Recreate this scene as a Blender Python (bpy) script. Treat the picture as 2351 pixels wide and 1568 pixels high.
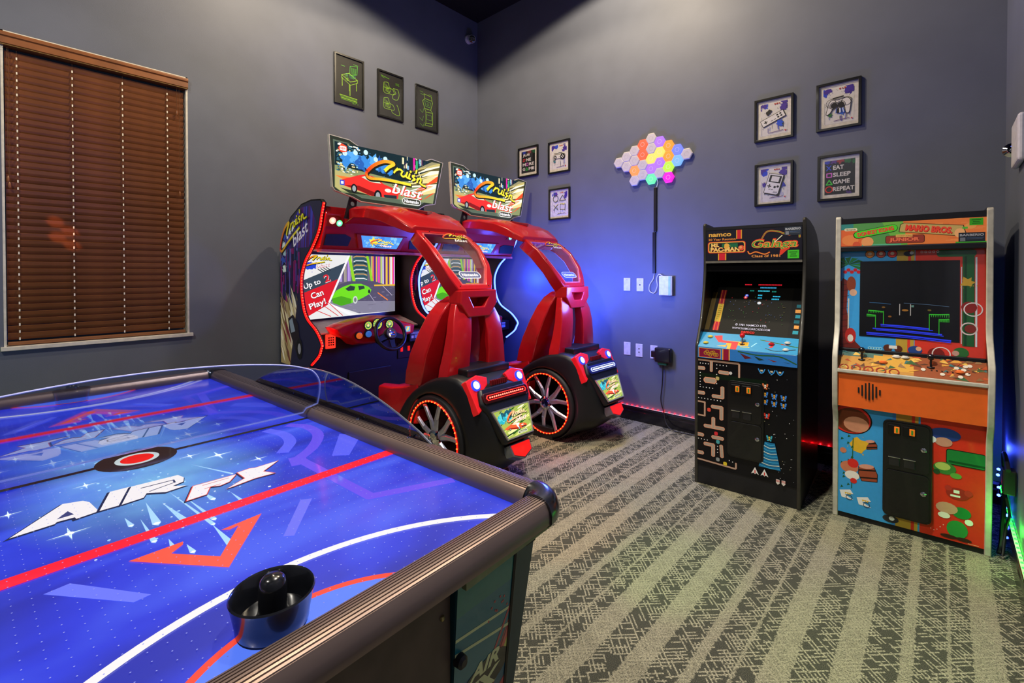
import bpy, math, random
from mathutils import Vector, Matrix, Euler
from mathutils.geometry import tessellate_polygon
R = math.radians
rnd = random.Random(7)
for o in list(bpy.data.objects): bpy.data.objects.remove(o)
S = bpy.context.scene
COL = S.collection

# ------------------------------------------------------------------ camera, world, exposure, lights
cd = bpy.data.cameras.new('camera'); cam = bpy.data.objects.new('camera', cd); COL.objects.link(cam)
cam.location = (4.36, -4.11, 1.40)
cam.rotation_euler = Euler((R(90 - 0.7), 0, R(42.5)), 'XYZ')
cd.sensor_width = 36; cd.lens = 16.507; cd.shift_y = -0.060; cd.clip_start = 0.02
S.camera = cam
S.view_settings.view_transform = 'Standard'; S.view_settings.look = 'None'
S.view_settings.exposure = 0.0; S.view_settings.gamma = 1.0; S.view_settings.use_curve_mapping = False
W = bpy.data.worlds.new('world'); S.world = W; W.use_nodes = True
W.node_tree.nodes['Background'].inputs[0].default_value = (0.010, 0.012, 0.02, 1)
W.node_tree.nodes['Background'].inputs[1].default_value = 0.6
cy = S.cycles
cy.max_bounces = 8; cy.diffuse_bounces = 3; cy.glossy_bounces = 4; cy.transmission_bounces = 6; cy.transparent_max_bounces = 12
cy.use_denoising = True; cy.sample_clamp_indirect = 4.0; cy.caustics_reflective = False; cy.caustics_refractive = False
cy.use_light_tree = True

def lamp(name, kind, loc, energy, color, size=0.1, target=None, angle=150, blend=0.1):
    d = bpy.data.lights.new(name, kind); d.energy = energy; d.color = color
    if kind == 'AREA': d.size = size
    else: d.shadow_soft_size = size
    if kind == 'SPOT': d.spot_size = R(angle); d.spot_blend = blend
    o = bpy.data.objects.new(name, d); COL.objects.link(o); o.location = loc
    if target is not None:
        o.rotation_euler = (Vector(target) - Vector(loc)).to_track_quat('-Z', 'Y').to_euler()
    return o
WARM = (1.0, 0.81, 0.55); NEUT = (1.0, 0.93, 0.82)
# recessed downlights in the black ceiling (all above the frame), the last two added as fill
lamp('downlight', 'SPOT', (1.35, -2.45, 4.50), 190, WARM, 0.08, (1.35, -2.45, 0), 154, 0.10)
lamp('downlight', 'SPOT', (2.35, -1.10, 4.50), 200, WARM, 0.07, (2.35, -1.10, 0), 154, 0.06)
lamp('downlight', 'SPOT', (3.40, -2.55, 4.50), 460, NEUT, 0.10, (3.40, -2.55, 0), 74, 0.5)  # narrow cone, added to brighten the carpet without the walls
lamp('downlight', 'SPOT', (2.60, -5.60, 4.50), 270, NEUT, 0.10, (2.60, -5.60, 0), 150, 0.3)  # added fill behind the camera, lifts the cabinet fronts
# coloured party lights and LED glow of the room, with added blue and pink fill
lamp('blue_fill', 'POINT', (0.95, -0.16, 1.35), 13, (0.03, 0.09, 1.0), 0.06)
lamp('blue_fill', 'POINT', (1.60, -0.60, 1.10), 70, (0.04, 0.10, 1.0), 0.12)  # unseen point lamp added to strengthen the blue on the back wall
lamp('blue_fill', 'POINT', (2.25, -0.66, 1.30), 50, (0.10, 0.18, 1.0), 0.15)  # another added source, spreading the blue further along the wall
for q_ in ((.66, -2.34, .92), (.56, -2.34, 1.35), (.60, -1.42, 1.15)): lamp('red_edge_glow', 'POINT', q_, 0.9, (1.0, 0.06, 0.05), 0.03)
lamp('pink_floor_fill', 'POINT', (2.22, -1.30, 0.22), 0.9, (1.0, 0.12, 0.25), 0.05)  # unseen lamp added to tint the carpet by the pods
lamp('amber_party_spot', 'SPOT', (3.2, -4.9, 3.6), 230, (1.0, 0.40, 0.12), 0.05, (2.75, -1.95, 0), 10, 0.35)
lamp('amber_party_spot', 'SPOT', (3.2, -4.9, 3.6), 230, (1.0, 0.42, 0.16), 0.05, (2.65, -0.75, 0), 9, 0.35)
lamp('green_party_spot', 'SPOT', (3.2, -4.9, 3.6), 260, (0.35, 1.0, 0.18), 0.05, (3.43, -1.95, 0), 9, 0.8)
lamp('green_party_spot', 'SPOT', (3.2, -4.9, 3.6), 200, (0.5, 1.0, 0.18), 0.05, (4.20, -1.95, 0), 12, 0.8)
lamp('green_wall_wash', 'POINT', (0.70, -5.30, 0.70), 6, (0.25, 1.0, 0.45), 0.1)
for ty_, tz_ in ((-3.87, 1.76), (-3.80, 1.70), (-3.86, 1.66), (-3.79, 1.61)): lamp('orange_party_spot', 'SPOT', (3.9, -6.3, 3.2), 900, (1.0, 0.38, 0.14), 0.01, (0.0, ty_, tz_), 0.75, 0.6)
lamp('blue_corner_glow', 'POINT', (4.600, -0.28, 0.42), 2.2, (0.04, 0.08, 1.0), 0.02)
lamp('blue_wall_wash', 'POINT', (4.30, -1.60, 2.90), 5, (0.12, 0.16, 1.0), 0.1)
lamp('green_corner_glow', 'POINT', (4.60, -0.95, 0.22), 0.7, (0.05, 1.0, 0.05), 0.02)

# ------------------------------------------------------------------ colour and materials
def lin(c):
    return c / 12.92 if c <= 0.04045 else ((c + 0.055) / 1.055) ** 2.4
def H(s, a=1.0):
    s = s.lstrip('#')
    return tuple(lin(int(s[i:i + 2], 16) / 255) for i in (0, 2, 4)) + (a,)
MATS = {}
def mat(name, color='808080', rough=0.5, metal=0.0, emit=None, estr=1.0, coat=0.0, noise=0.12, nscale=30, bump=0.0, bscale=200, spec=0.5):
    if name in MATS: return MATS[name]
    m = bpy.data.materials.new(name); m.use_nodes = True; nt = m.node_tree
    b = nt.nodes['Principled BSDF']
    c = H(color) if isinstance(color, str) else color
    b.inputs['Base Color'].default_value = c
    b.inputs['Roughness'].default_value = rough; b.inputs['Metallic'].default_value = metal
    b.inputs['Specular IOR Level'].default_value = spec
    b.inputs['Coat Weight'].default_value = coat; b.inputs['Coat Roughness'].default_value = 0.05
    tc = nt.nodes.new('ShaderNodeTexCoord')
    if noise > 0:
        n = nt.nodes.new('ShaderNodeTexNoise'); n.inputs['Scale'].default_value = nscale; n.inputs['Detail'].default_value = 3
        nt.links.new(tc.outputs['Object'], n.inputs['Vector'])
        mx = nt.nodes.new('ShaderNodeMix'); mx.data_type = 'RGBA'; mx.blend_type = 'MULTIPLY'; mx.inputs['Factor'].default_value = 1.0
        r = nt.nodes.new('ShaderNodeMapRange'); r.inputs['From Min'].default_value = 0.3; r.inputs['From Max'].default_value = 0.7
        r.inputs['To Min'].default_value = 1 - noise; r.inputs['To Max'].default_value = 1 + noise
        nt.links.new(n.outputs['Fac'], r.inputs['Value']); nt.links.new(r.outputs['Result'], mx.inputs['B'])
        mx.inputs['A'].default_value = c; nt.links.new(mx.outputs['Result'], b.inputs['Base Color'])
    if bump > 0:
        n2 = nt.nodes.new('ShaderNodeTexNoise'); n2.inputs['Scale'].default_value = bscale; n2.inputs['Detail'].default_value = 2
        nt.links.new(tc.outputs['Object'], n2.inputs['Vector'])
        bp = nt.nodes.new('ShaderNodeBump'); bp.inputs['Strength'].default_value = bump; bp.inputs['Distance'].default_value = 0.002
        nt.links.new(n2.outputs['Fac'], bp.inputs['Height']); nt.links.new(bp.outputs['Normal'], b.inputs['Normal'])
    if emit is not None:
        b.inputs['Emission Color'].default_value = H(emit) if isinstance(emit, str) else emit
        b.inputs['Emission Strength'].default_value = estr
    MATS[name] = m; return m
def print_mat(name, rough=0.45, estr=0.0, coat=0.0, base=1.0, spec=0.5):
    """flat print: colours come from the face colours of the print itself"""
    if name in MATS: return MATS[name]
    m = bpy.data.materials.new(name); m.use_nodes = True; nt = m.node_tree; b = nt.nodes['Principled BSDF']
    a = nt.nodes.new('ShaderNodeAttribute'); a.attribute_name = 'Col'
    mx = nt.nodes.new('ShaderNodeMix'); mx.data_type = 'RGBA'; mx.blend_type = 'MULTIPLY'; mx.inputs['Factor'].default_value = 1.0
    tc = nt.nodes.new('ShaderNodeTexCoord'); n = nt.nodes.new('ShaderNodeTexNoise'); n.inputs['Scale'].default_value = 60
    nt.links.new(tc.outputs['Object'], n.inputs['Vector'])
    r = nt.nodes.new('ShaderNodeMapRange'); r.inputs['To Min'].default_value = 0.9 * base; r.inputs['To Max'].default_value = 1.05 * base
    nt.links.new(n.outputs['Fac'], r.inputs['Value']); nt.links.new(r.outputs['Result'], mx.inputs['B'])
    nt.links.new(a.outputs['Color'], mx.inputs['A']); nt.links.new(mx.outputs['Result'], b.inputs['Base Color'])
    b.inputs['Roughness'].default_value = rough; b.inputs['Coat Weight'].default_value = coat; b.inputs['Coat Roughness'].default_value = 0.06; b.inputs['Specular IOR Level'].default_value = spec
    if estr > 0:
        nt.links.new(a.outputs['Color'], b.inputs['Emission Color']); b.inputs['Emission Strength'].default_value = estr
    MATS[name] = m; return m
def glass_mat(name, tint=(1, 1, 1, 1), refl=0.0, rough=0.0):
    if name in MATS: return MATS[name]
    m = bpy.data.materials.new(name); m.use_nodes = True; nt = m.node_tree; nt.nodes.remove(nt.nodes['Principled BSDF'])
    out = nt.nodes['Material Output']; t = nt.nodes.new('ShaderNodeBsdfTransparent'); t.inputs[0].default_value = tint
    g = nt.nodes.new('ShaderNodeBsdfGlossy'); g.inputs['Roughness'].default_value = rough; g.inputs[0].default_value = (1, 1, 1, 1)
    lw = nt.nodes.new('ShaderNodeLayerWeight'); lw.inputs[0].default_value = 0.5
    pw = nt.nodes.new('ShaderNodeMath'); pw.operation = 'POWER'; pw.inputs[1].default_value = 5; nt.links.new(lw.outputs['Facing'], pw.inputs[0])
    ad = nt.nodes.new('ShaderNodeMath'); ad.operation = 'MULTIPLY_ADD'; ad.inputs[1].default_value = 0.9; ad.inputs[2].default_value = 0.035 + refl; ad.use_clamp = True
    mx = nt.nodes.new('ShaderNodeMixShader'); nt.links.new(pw.outputs[0], ad.inputs[0]); nt.links.new(ad.outputs[0], mx.inputs[0])
    nt.links.new(t.outputs[0], mx.inputs[1]); nt.links.new(g.outputs[0], mx.inputs[2]); nt.links.new(mx.outputs[0], out.inputs[0])
    MATS[name] = m; return m
def glow(name, color, strength): return mat(name, color, 0.4, emit=color, estr=strength, noise=0.05)

# ------------------------------------------------------------------ objects, names, labels
def thing(name, label, cat, loc=(0, 0, 0), rz=0.0, group=None):
    o = bpy.data.objects.new(name, None); o.empty_display_size = 0.05; COL.objects.link(o); o.location = loc; o.rotation_euler = (0, 0, rz)
    o['label'] = label; o['category'] = cat
    if group: o['group'] = group
    return o
def tag(o, label, cat, group=None):
    o['label'] = label; o['category'] = cat
    if group: o['group'] = group
    return o
class MB:
    """collects shapes; build() links them as ONE mesh object"""
    def __init__(s): s.v = []; s.f = []; s.m = []; s.c = []
    def add(s, vs, fs, mi=0, col=None):
        n = len(s.v); s.v += [tuple(v) for v in vs]
        for f in fs: s.f.append([i + n for i in f]); s.m.append(mi); s.c.append(col)
        return s
    def box(s, lo, hi, mi=0, col=None):
        x0, y0, z0 = lo; x1, y1, z1 = hi
        return s.add([(x0, y0, z0), (x1, y0, z0), (x1, y1, z0), (x0, y1, z0), (x0, y0, z1), (x1, y0, z1), (x1, y1, z1), (x0, y1, z1)],
                     [(3, 2, 1, 0), (4, 5, 6, 7), (0, 1, 5, 4), (1, 2, 6, 5), (2, 3, 7, 6), (3, 0, 4, 7)], mi, col)
    def hexa(s, a, b, mi=0, col=None):
        """a and b: two matching rings of points, joined and capped"""
        n = len(a)
        fs = [tuple(range(n - 1, -1, -1)), tuple(range(n, 2 * n))] + [(i, (i + 1) % n, n + (i + 1) % n, n + i) for i in range(n)]
        return s.add(list(a) + list(b), fs, mi, col)
    def prism(s, poly, fn, d0, d1, mi=0, col=None):
        """poly: outline of any shape; fn(u, v, d) -> point"""
        n = len(poly); tr = tessellate_polygon([[Vector((p[0], p[1], 0)) for p in poly]])
        vs = [fn(p[0], p[1], d0) for p in poly] + [fn(p[0], p[1], d1) for p in poly]
        fs = [tuple(t) for t in tr] + [tuple(i + n for i in reversed(t)) for t in tr] + [(i, (i + 1) % n, n + (i + 1) % n, n + i) for i in range(n)]
        return s.add(vs, fs, mi, col)
    def ring(s, outer, inner, fn, d0, d1, mi=0, col=None):
        """closed band between two matching outlines, with depth"""
        n = len(outer)
        vs = [fn(*p, d0) for p in outer] + [fn(*p, d0) for p in inner] + [fn(*p, d1) for p in outer] + [fn(*p, d1) for p in inner]
        fs = []
        for i in range(n):
            j = (i + 1) % n
            fs += [(i, j, n + j, n + i), (2 * n + j, 2 * n + i, 3 * n + i, 3 * n + j), (j, i, 2 * n + i, 2 * n + j), (n + i, n + j, 3 * n + j, 3 * n + i)]
        return s.add(vs, fs, mi, col)
    def tube(s, path, r, n=8, closed=False, mi=0, col=None, flat=1.0):
        P = [Vector(p) for p in path]; k = len(P); rings = []; up = Vector((0, 0, 1)); prev = None
        for i in range(k):
            a = P[(i - 1) % k] if (closed or i > 0) else P[i]; b = P[(i + 1) % k] if (closed or i < k - 1) else P[i]
            t = (b - a).normalized()
            if prev is None:
                x = t.cross(up)
                if x.length < 1e-3: x = t.cross(Vector((1, 0, 0)))
            else: x = prev - t * prev.dot(t)
            x.normalize(); y = t.cross(x); prev = x
            rr = r[i] if isinstance(r, (list, tuple)) else r
            rings.append([P[i] + x * rr * math.cos(2 * math.pi * j / n) + y * rr * flat * math.sin(2 * math.pi * j / n) for j in range(n)])
        return s.loft(rings, closed, True, mi, col)
    def loft(s, rings, closed=False, caps=True, mi=0, col=None, openring=False):
        n = len(rings[0]); vs = [p for q in rings for p in q]; fs = []; k = len(rings)
        for i in range(k if closed else k - 1):
            a = i * n; b = ((i + 1) % k) * n
            for j in range(n - 1 if openring else n): fs.append((a + j, a + (j + 1) % n, b + (j + 1) % n, b + j))
        if caps and not closed and not openring: fs += [tuple(range(n - 1, -1, -1)), tuple(range((k - 1) * n, k * n))]
        return s.add(vs, fs, mi, col)
    def lathe(s, prof, c, ax='z', n=24, mi=0, col=None, arc=None):
        rings = []; c = Vector(c)
        for i in range(n):
            a = 2 * math.pi * i / n; ca, sa = math.cos(a), math.sin(a)
            if ax == 'z': rings.append([c + Vector((r * ca, r * sa, h)) for r, h in prof])
            elif ax == 'y': rings.append([c + Vector((r * ca, h, r * sa)) for r, h in prof])
            else: rings.append([c + Vector((h, r * ca, r * sa)) for r, h in prof])
        k = len(prof); vs = [p for q in rings for p in q]; fs = []
        for i in range(n):
            j = (i + 1) % n
            for q in range(k - 1): fs.append((i * k + q, j * k + q, j * k + q + 1, i * k + q + 1))
        return s.add(vs, fs, mi, col)
    def ball(s, c, r, n=8, mi=0, col=None, sc=(1, 1, 1)):
        c = Vector(c); vs = [c + Vector((0, 0, r * sc[2]))]; fs = []; m = max(3, n // 2)
        for i in range(1, m):
            t = math.pi * i / m
            for j in range(n):
                a = 2 * math.pi * j / n; vs.append(c + Vector((r * sc[0] * math.sin(t) * math.cos(a), r * sc[1] * math.sin(t) * math.sin(a), r * sc[2] * math.cos(t))))
        vs.append(c - Vector((0, 0, r * sc[2]))); L = len(vs) - 1
        for j in range(n): fs.append((0, 1 + j, 1 + (j + 1) % n))
        for i in range(m - 2):
            for j in range(n): fs.append((1 + i * n + j, 1 + (i + 1) * n + j, 1 + (i + 1) * n + (j + 1) % n, 1 + i * n + (j + 1) % n))
        for j in range(n): fs.append((L, 1 + (m - 2) * n + (j + 1) % n, 1 + (m - 2) * n + j))
        return s.add(vs, fs, mi, col)
    def disc(s, O, U, V, r, n=16, r0=0.0, mi=0, col=None):
        O, U, V = Vector(O), Vector(U), Vector(V)
        P = lambda q, a: O + U * q * math.cos(a) + V * q * math.sin(a)
        A = [2 * math.pi * i / n for i in range(n)]
        if r0 == 0: return s.add([P(r, a) for a in A], [tuple(range(n))], mi, col)
        return s.add([P(r, a) for a in A] + [P(r0, a) for a in A], [(i, (i + 1) % n, n + (i + 1) % n, n + i) for i in range(n)], mi, col)
    def build(s, name, mats, parent=None, smooth=False, bevel=0.0, bseg=2, sub=0, kind=None, label=None, fixn=True):
        me = bpy.data.meshes.new(name); me.from_pydata(s.v, [], s.f)
        for m in (mats if isinstance(mats, (list, tuple)) else [mats]): me.materials.append(m)
        me.polygons.foreach_set('material_index', s.m)
        if any(c is not None for c in s.c):
            at = me.color_attributes.new('Col', 'FLOAT_COLOR', 'CORNER'); buf = []
            for p, c in zip(me.polygons, s.c): buf += list(c if c is not None else (0.5, 0.5, 0.5, 1)) * p.loop_total
            at.data.foreach_set('color', buf)
        if fixn:
            import bmesh
            b = bmesh.new(); b.from_mesh(me); bmesh.ops.recalc_face_normals(b, faces=b.faces); b.to_mesh(me); b.free()
        if smooth: me.polygons.foreach_set('use_smooth', [True] * len(me.polygons))
        me.update()
        o = bpy.data.objects.new(name, me); COL.objects.link(o)
        if parent is not None: o.parent = parent
        if kind: o['kind'] = kind
        if label: o['label'] = label
        if bevel > 0:
            md = o.modifiers.new('bevel', 'BEVEL'); md.width = bevel; md.segments = bseg; md.limit_method = 'ANGLE'; md.angle_limit = R(35)
        if sub > 0:
            md = o.modifiers.new('subsurf', 'SUBSURF'); md.levels = sub; md.render_levels = sub
        if smooth and (bevel > 0 or sub == 0):
            try: me.set_sharp_from_angle(angle=R(40))
            except Exception: pass
        return o
def structure(o): o['kind'] = 'structure'; return o
def catmull(P, n=6, closed=False):
    P = [Vector(p) for p in P]; k = len(P); out = []
    for i in range(k if closed else k - 1):
        p0 = P[(i - 1) % k] if (closed or i > 0) else P[i] * 2 - P[i + 1]
        p1 = P[i]; p2 = P[(i + 1) % k]
        p3 = P[(i + 2) % k] if (closed or i + 2 < k) else P[i + 1] * 2 - P[i]
        for j in range(n):
            t = j / n
            out.append(0.5 * (2 * p1 + (p2 - p0) * t + (2 * p0 - 5 * p1 + 4 * p2 - p3) * t * t + (3 * p1 - p0 - 3 * p2 + p3) * t ** 3))
    if not closed: out.append(P[-1])
    return out

# ------------------------------------------------------------------ flat print: lettering, drawings, pictures
GL = {}
def glyphs(txt, bold):
    k = (txt, bold)
    if k not in GL:
        c = bpy.data.curves.new('tmp', 'FONT'); c.body = txt; c.size = 1; c.offset = bold; c.resolution_u = 3
        o = bpy.data.objects.new('tmp', c); me = o.to_mesh()
        vs = [(v.co.x, v.co.y) for v in me.vertices]; fs = [tuple(p.vertices) for p in me.polygons]
        o.to_mesh_clear(); bpy.data.objects.remove(o); bpy.data.curves.remove(c)
        x0 = min(v[0] for v in vs); x1 = max(v[0] for v in vs); y0 = min(v[1] for v in vs); y1 = max(v[1] for v in vs)
        GL[k] = ([((a - x0) / (x1 - x0), (b - y0) / (y1 - y0)) for a, b in vs], fs)
    return GL[k]
class Art:
    def __init__(s, O, U, V, eps=2.5e-5, clip=None):
        s.O, s.U, s.V = Vector(O), Vector(U).normalized(), Vector(V).normalized(); s.N = s.U.cross(s.V); s.k = 0; s.eps = eps; s.clip = clip
        s.mb = MB()
    def _put(s, vs, fs, col):
        s.k += 1; z = s.N * (s.k * s.eps); c = H(col) if isinstance(col, str) else col
        if s.clip is None:
            s.mb.add([s.O + s.U * p[0] + s.V * p[1] + z for p in vs], fs, 0, c)
        else:
            for f in fs:
                q = [vs[i] for i in f]; C = s.clip; n = len(C)
                ar = sum(q[i][0] * q[(i + 1) % len(q)][1] - q[(i + 1) % len(q)][0] * q[i][1] for i in range(len(q)))
                if ar < 0: q = q[::-1]
                for i in range(n):
                    a, b = C[i], C[(i + 1) % n]; out = []
                    sd = lambda p: (b[0] - a[0]) * (p[1] - a[1]) - (b[1] - a[1]) * (p[0] - a[0])
                    for j in range(len(q)):
                        p, r = q[j], q[(j + 1) % len(q)]; dp, dr = sd(p), sd(r)
                        if dp >= 0: out.append(p)
                        if (dp >= 0) != (dr >= 0): t = dp / (dp - dr); out.append((p[0] + (r[0] - p[0]) * t, p[1] + (r[1] - p[1]) * t))
                    q = out
                    if len(q) < 3: break
                if len(q) >= 3: s.mb.add([s.O + s.U * p[0] + s.V * p[1] + z for p in q], [tuple(range(len(q)))], 0, c)
        return s
    def poly(s, pts, col):
        tr = tessellate_polygon([[Vector((p[0], p[1], 0)) for p in pts]]); return s._put(pts, [tuple(t) for t in tr], col)
    def rect(s, x0, y0, x1, y1, col): return s._put([(x0, y0), (x1, y0), (x1, y1), (x0, y1)], [(0, 1, 2, 3)], col)
    def rrect(s, x0, y0, x1, y1, r, col):
        p = []
        for cx, cy_, a0 in ((x1 - r, y0 + r, -90), (x1 - r, y1 - r, 0), (x0 + r, y1 - r, 90), (x0 + r, y0 + r, 180)):
            p += [(cx + r * math.cos(R(a0 + 30 * i)), cy_ + r * math.sin(R(a0 + 30 * i))) for i in range(4)]
        return s._put(p, [tuple(range(len(p)))], col)
    def disc(s, x, y, r, col, n=20, ry=None, rot=0.0):
        ry = ry or r; c, q = math.cos(rot), math.sin(rot)
        p = [(r * math.cos(2 * math.pi * i / n), ry * math.sin(2 * math.pi * i / n)) for i in range(n)]
        return s._put([(x + a * c - b * q, y + a * q + b * c) for a, b in p], [tuple(range(n))], col)
    def circ(s, x, y, r, w, col, n=24, ry=None):
        ry = ry or r; A = [2 * math.pi * i / n for i in range(n)]
        vs = [(x + (r + w / 2) * math.cos(a), y + (ry + w / 2) * math.sin(a)) for a in A] + [(x + (r - w / 2) * math.cos(a), y + (ry - w / 2) * math.sin(a)) for a in A]
        return s._put(vs, [(i, (i + 1) % n, n + (i + 1) % n, n + i) for i in range(n)], col)
    def line(s, pts, w, col, col2=None, closed=False):
        P = [Vector((p[0], p[1])) for p in pts]
        if closed: P.append(P[0])
        for i in range(len(P) - 1):
            a, b = P[i], P[i + 1]; d = b - a
            if d.length < 1e-7: continue
            d.normalize(); n = Vector((-d.y, d.x)) * w / 2; e = d * w * 0.25
            c = col
            if col2:
                t = i / max(1, len(P) - 2); A, B = H(col), H(col2); c = tuple(A[j] + (B[j] - A[j]) * t for j in range(4))
            s._put([tuple(a - e - n), tuple(b + e - n), tuple(b + e + n), tuple(a - e + n)], [(0, 1, 2, 3)], c)
        return s
    def text(s, txt, x, y, w, h, col, bold=0.02, shear=0.0, rot=0.0, shade=None, off=0.06):
        g, fs = glyphs(txt, bold); c, q = math.cos(rot), math.sin(rot)
        f = lambda a, b: (x + (a * w + shear * b * h) * c - b * h * q, y + (a * w + shear * b * h) * q + b * h * c)
        if shade:
            for k in (1.0, 0.5): s._put([(f(a, b)[0] + off * h * k, f(a, b)[1] - off * h * k) for a, b in g], fs, shade)
        return s._put([f(a, b) for a, b in g], fs, col)
    def splat(s, x, y, r, col, n=18, seed=0, k=0.55):
        q = random.Random(seed); p = []
        for i in range(n):
            a = 2 * math.pi * i / n; d = r * (1 + q.uniform(-k, k) * (1 if i % 2 else -0.6)); p.append((x + d * math.cos(a), y + d * math.sin(a)))
        s.poly(p, col)
        for i in range(n // 2):
            a = q.uniform(0, 6.28); d = r * q.uniform(1.0, 1.6); s.disc(x + d * math.cos(a), y + d * math.sin(a), r * q.uniform(0.03, 0.11), col, 7)
        return s
    def build(s, name, m, parent, label=None): return s.mb.build(name, m, parent, fixn=False, label=label)

CRU = [[(.44, .60), (.50, .82)], [(.475, .72), (.53, .80), (.57, .77)], [(.585, .76), (.56, .60), (.59, .53), (.635, .60), (.665, .76)], [(.662, .74), (.645, .56), (.68, .52)],
       [(.705, .72), (.69, .54), (.715, .50)], [(.795, .69), (.755, .66), (.768, .59), (.795, .53), (.75, .46)], [(.828, .95), (.814, .82)],
       [(.846, .62), (.832, .42)], [(.838, .52), (.874, .625), (.902, .59), (.893, .44), (.918, .37), (.985, .33)]]
CEE = [(.30, .60), (.36, .78), (.44, .95), (.38, 1.0), (.26, .93), (.12, .68), (.02, .36), (.02, .2), (.08, .13), (.25, .2), (.48, .24), (.72, .25)]
def cruisn(a, x, y, w, h, th, tilt=0.0, c1='ff4a10', c2='ffe020', shadow='10140c', blast=True, bc='ffffff', bs='d02010'):
    """hand-lettered title: a big brushed C, then the small letters, then the word below in slanted type"""
    def f(p): return (x + p[0] * w, y + p[1] * h + tilt * p[0] * w)
    for dx, w2, col, colb in ((th * 0.35, 1.5, shadow, None), (0, 1.0, c1, c2)):
        cc = [f(p) for p in catmull([(q[0], q[1], 0) for q in CEE], 4)]
        n = len(cc); r1 = cc[:int(n * .55)][::-1]; r2 = cc[int(n * .55):]
        sh = lambda L: [(p[0] + dx, p[1] - dx) for p in L]
        a.line(sh(r1), th * 1.25 * w2, col, colb); a.line(sh(r2), th * 1.0 * w2, col, colb)
        for st in CRU:
            L = [f(p) for p in catmull([(q[0], q[1], 0) for q in st], 4)]; a.line(sh(L), th * 0.72 * w2, colb or col)
        d = f((.72, .82)); a.disc(d[0] + dx, d[1] - dx, th * 0.5 * w2, colb or col, 8)
    if blast:
        p = f((.40, -.28)); a.text('blast', p[0], p[1], w * .5, h * .42, bc, 0.015, 0.35, math.atan(tilt) if tilt else 0.0, bs, 0.09)
def car(a, x, y, w, h, body='e8202a', dark='7a0c12', glass='c8d8e0', flip=1):
    f = lambda u, v: (x + (u if flip > 0 else 1 - u) * w, y + v * h)
    P = lambda L, c: a.poly([f(*p) for p in L], c)
    P([(0, .62), (.10, .72), (.30, .92), (.42, 1.0), (.60, .93), (.72, .72), (.92, .60), (1, .42), (.98, .18), (.70, .08), (.55, .12), (.30, .30), (.06, .42)], body)
    P([(.34, .86), (.44, .96), (.58, .90), (.68, .72), (.50, .72)], glass)
    P([(.06, .44), (.30, .32), (.55, .14), (.60, .30), (.30, .50)], dark)
    P([(.72, .28), (.96, .32), (.96, .18), (.74, .14)], '203038')
    for u, v, r in ((.22, .36, .16), (.62, .20, .21)):
        c = f(u, v); a.disc(c[0], c[1], r * h * .85, '101014', 14, r * h * 1.15); a.disc(c[0], c[1], r * h * .5, '9aa4a8', 12, r * h * .75)
    c = f(.80, .48); a.disc(c[0], c[1], .06 * w, 'fff0e0', 10, .08 * h)
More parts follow.
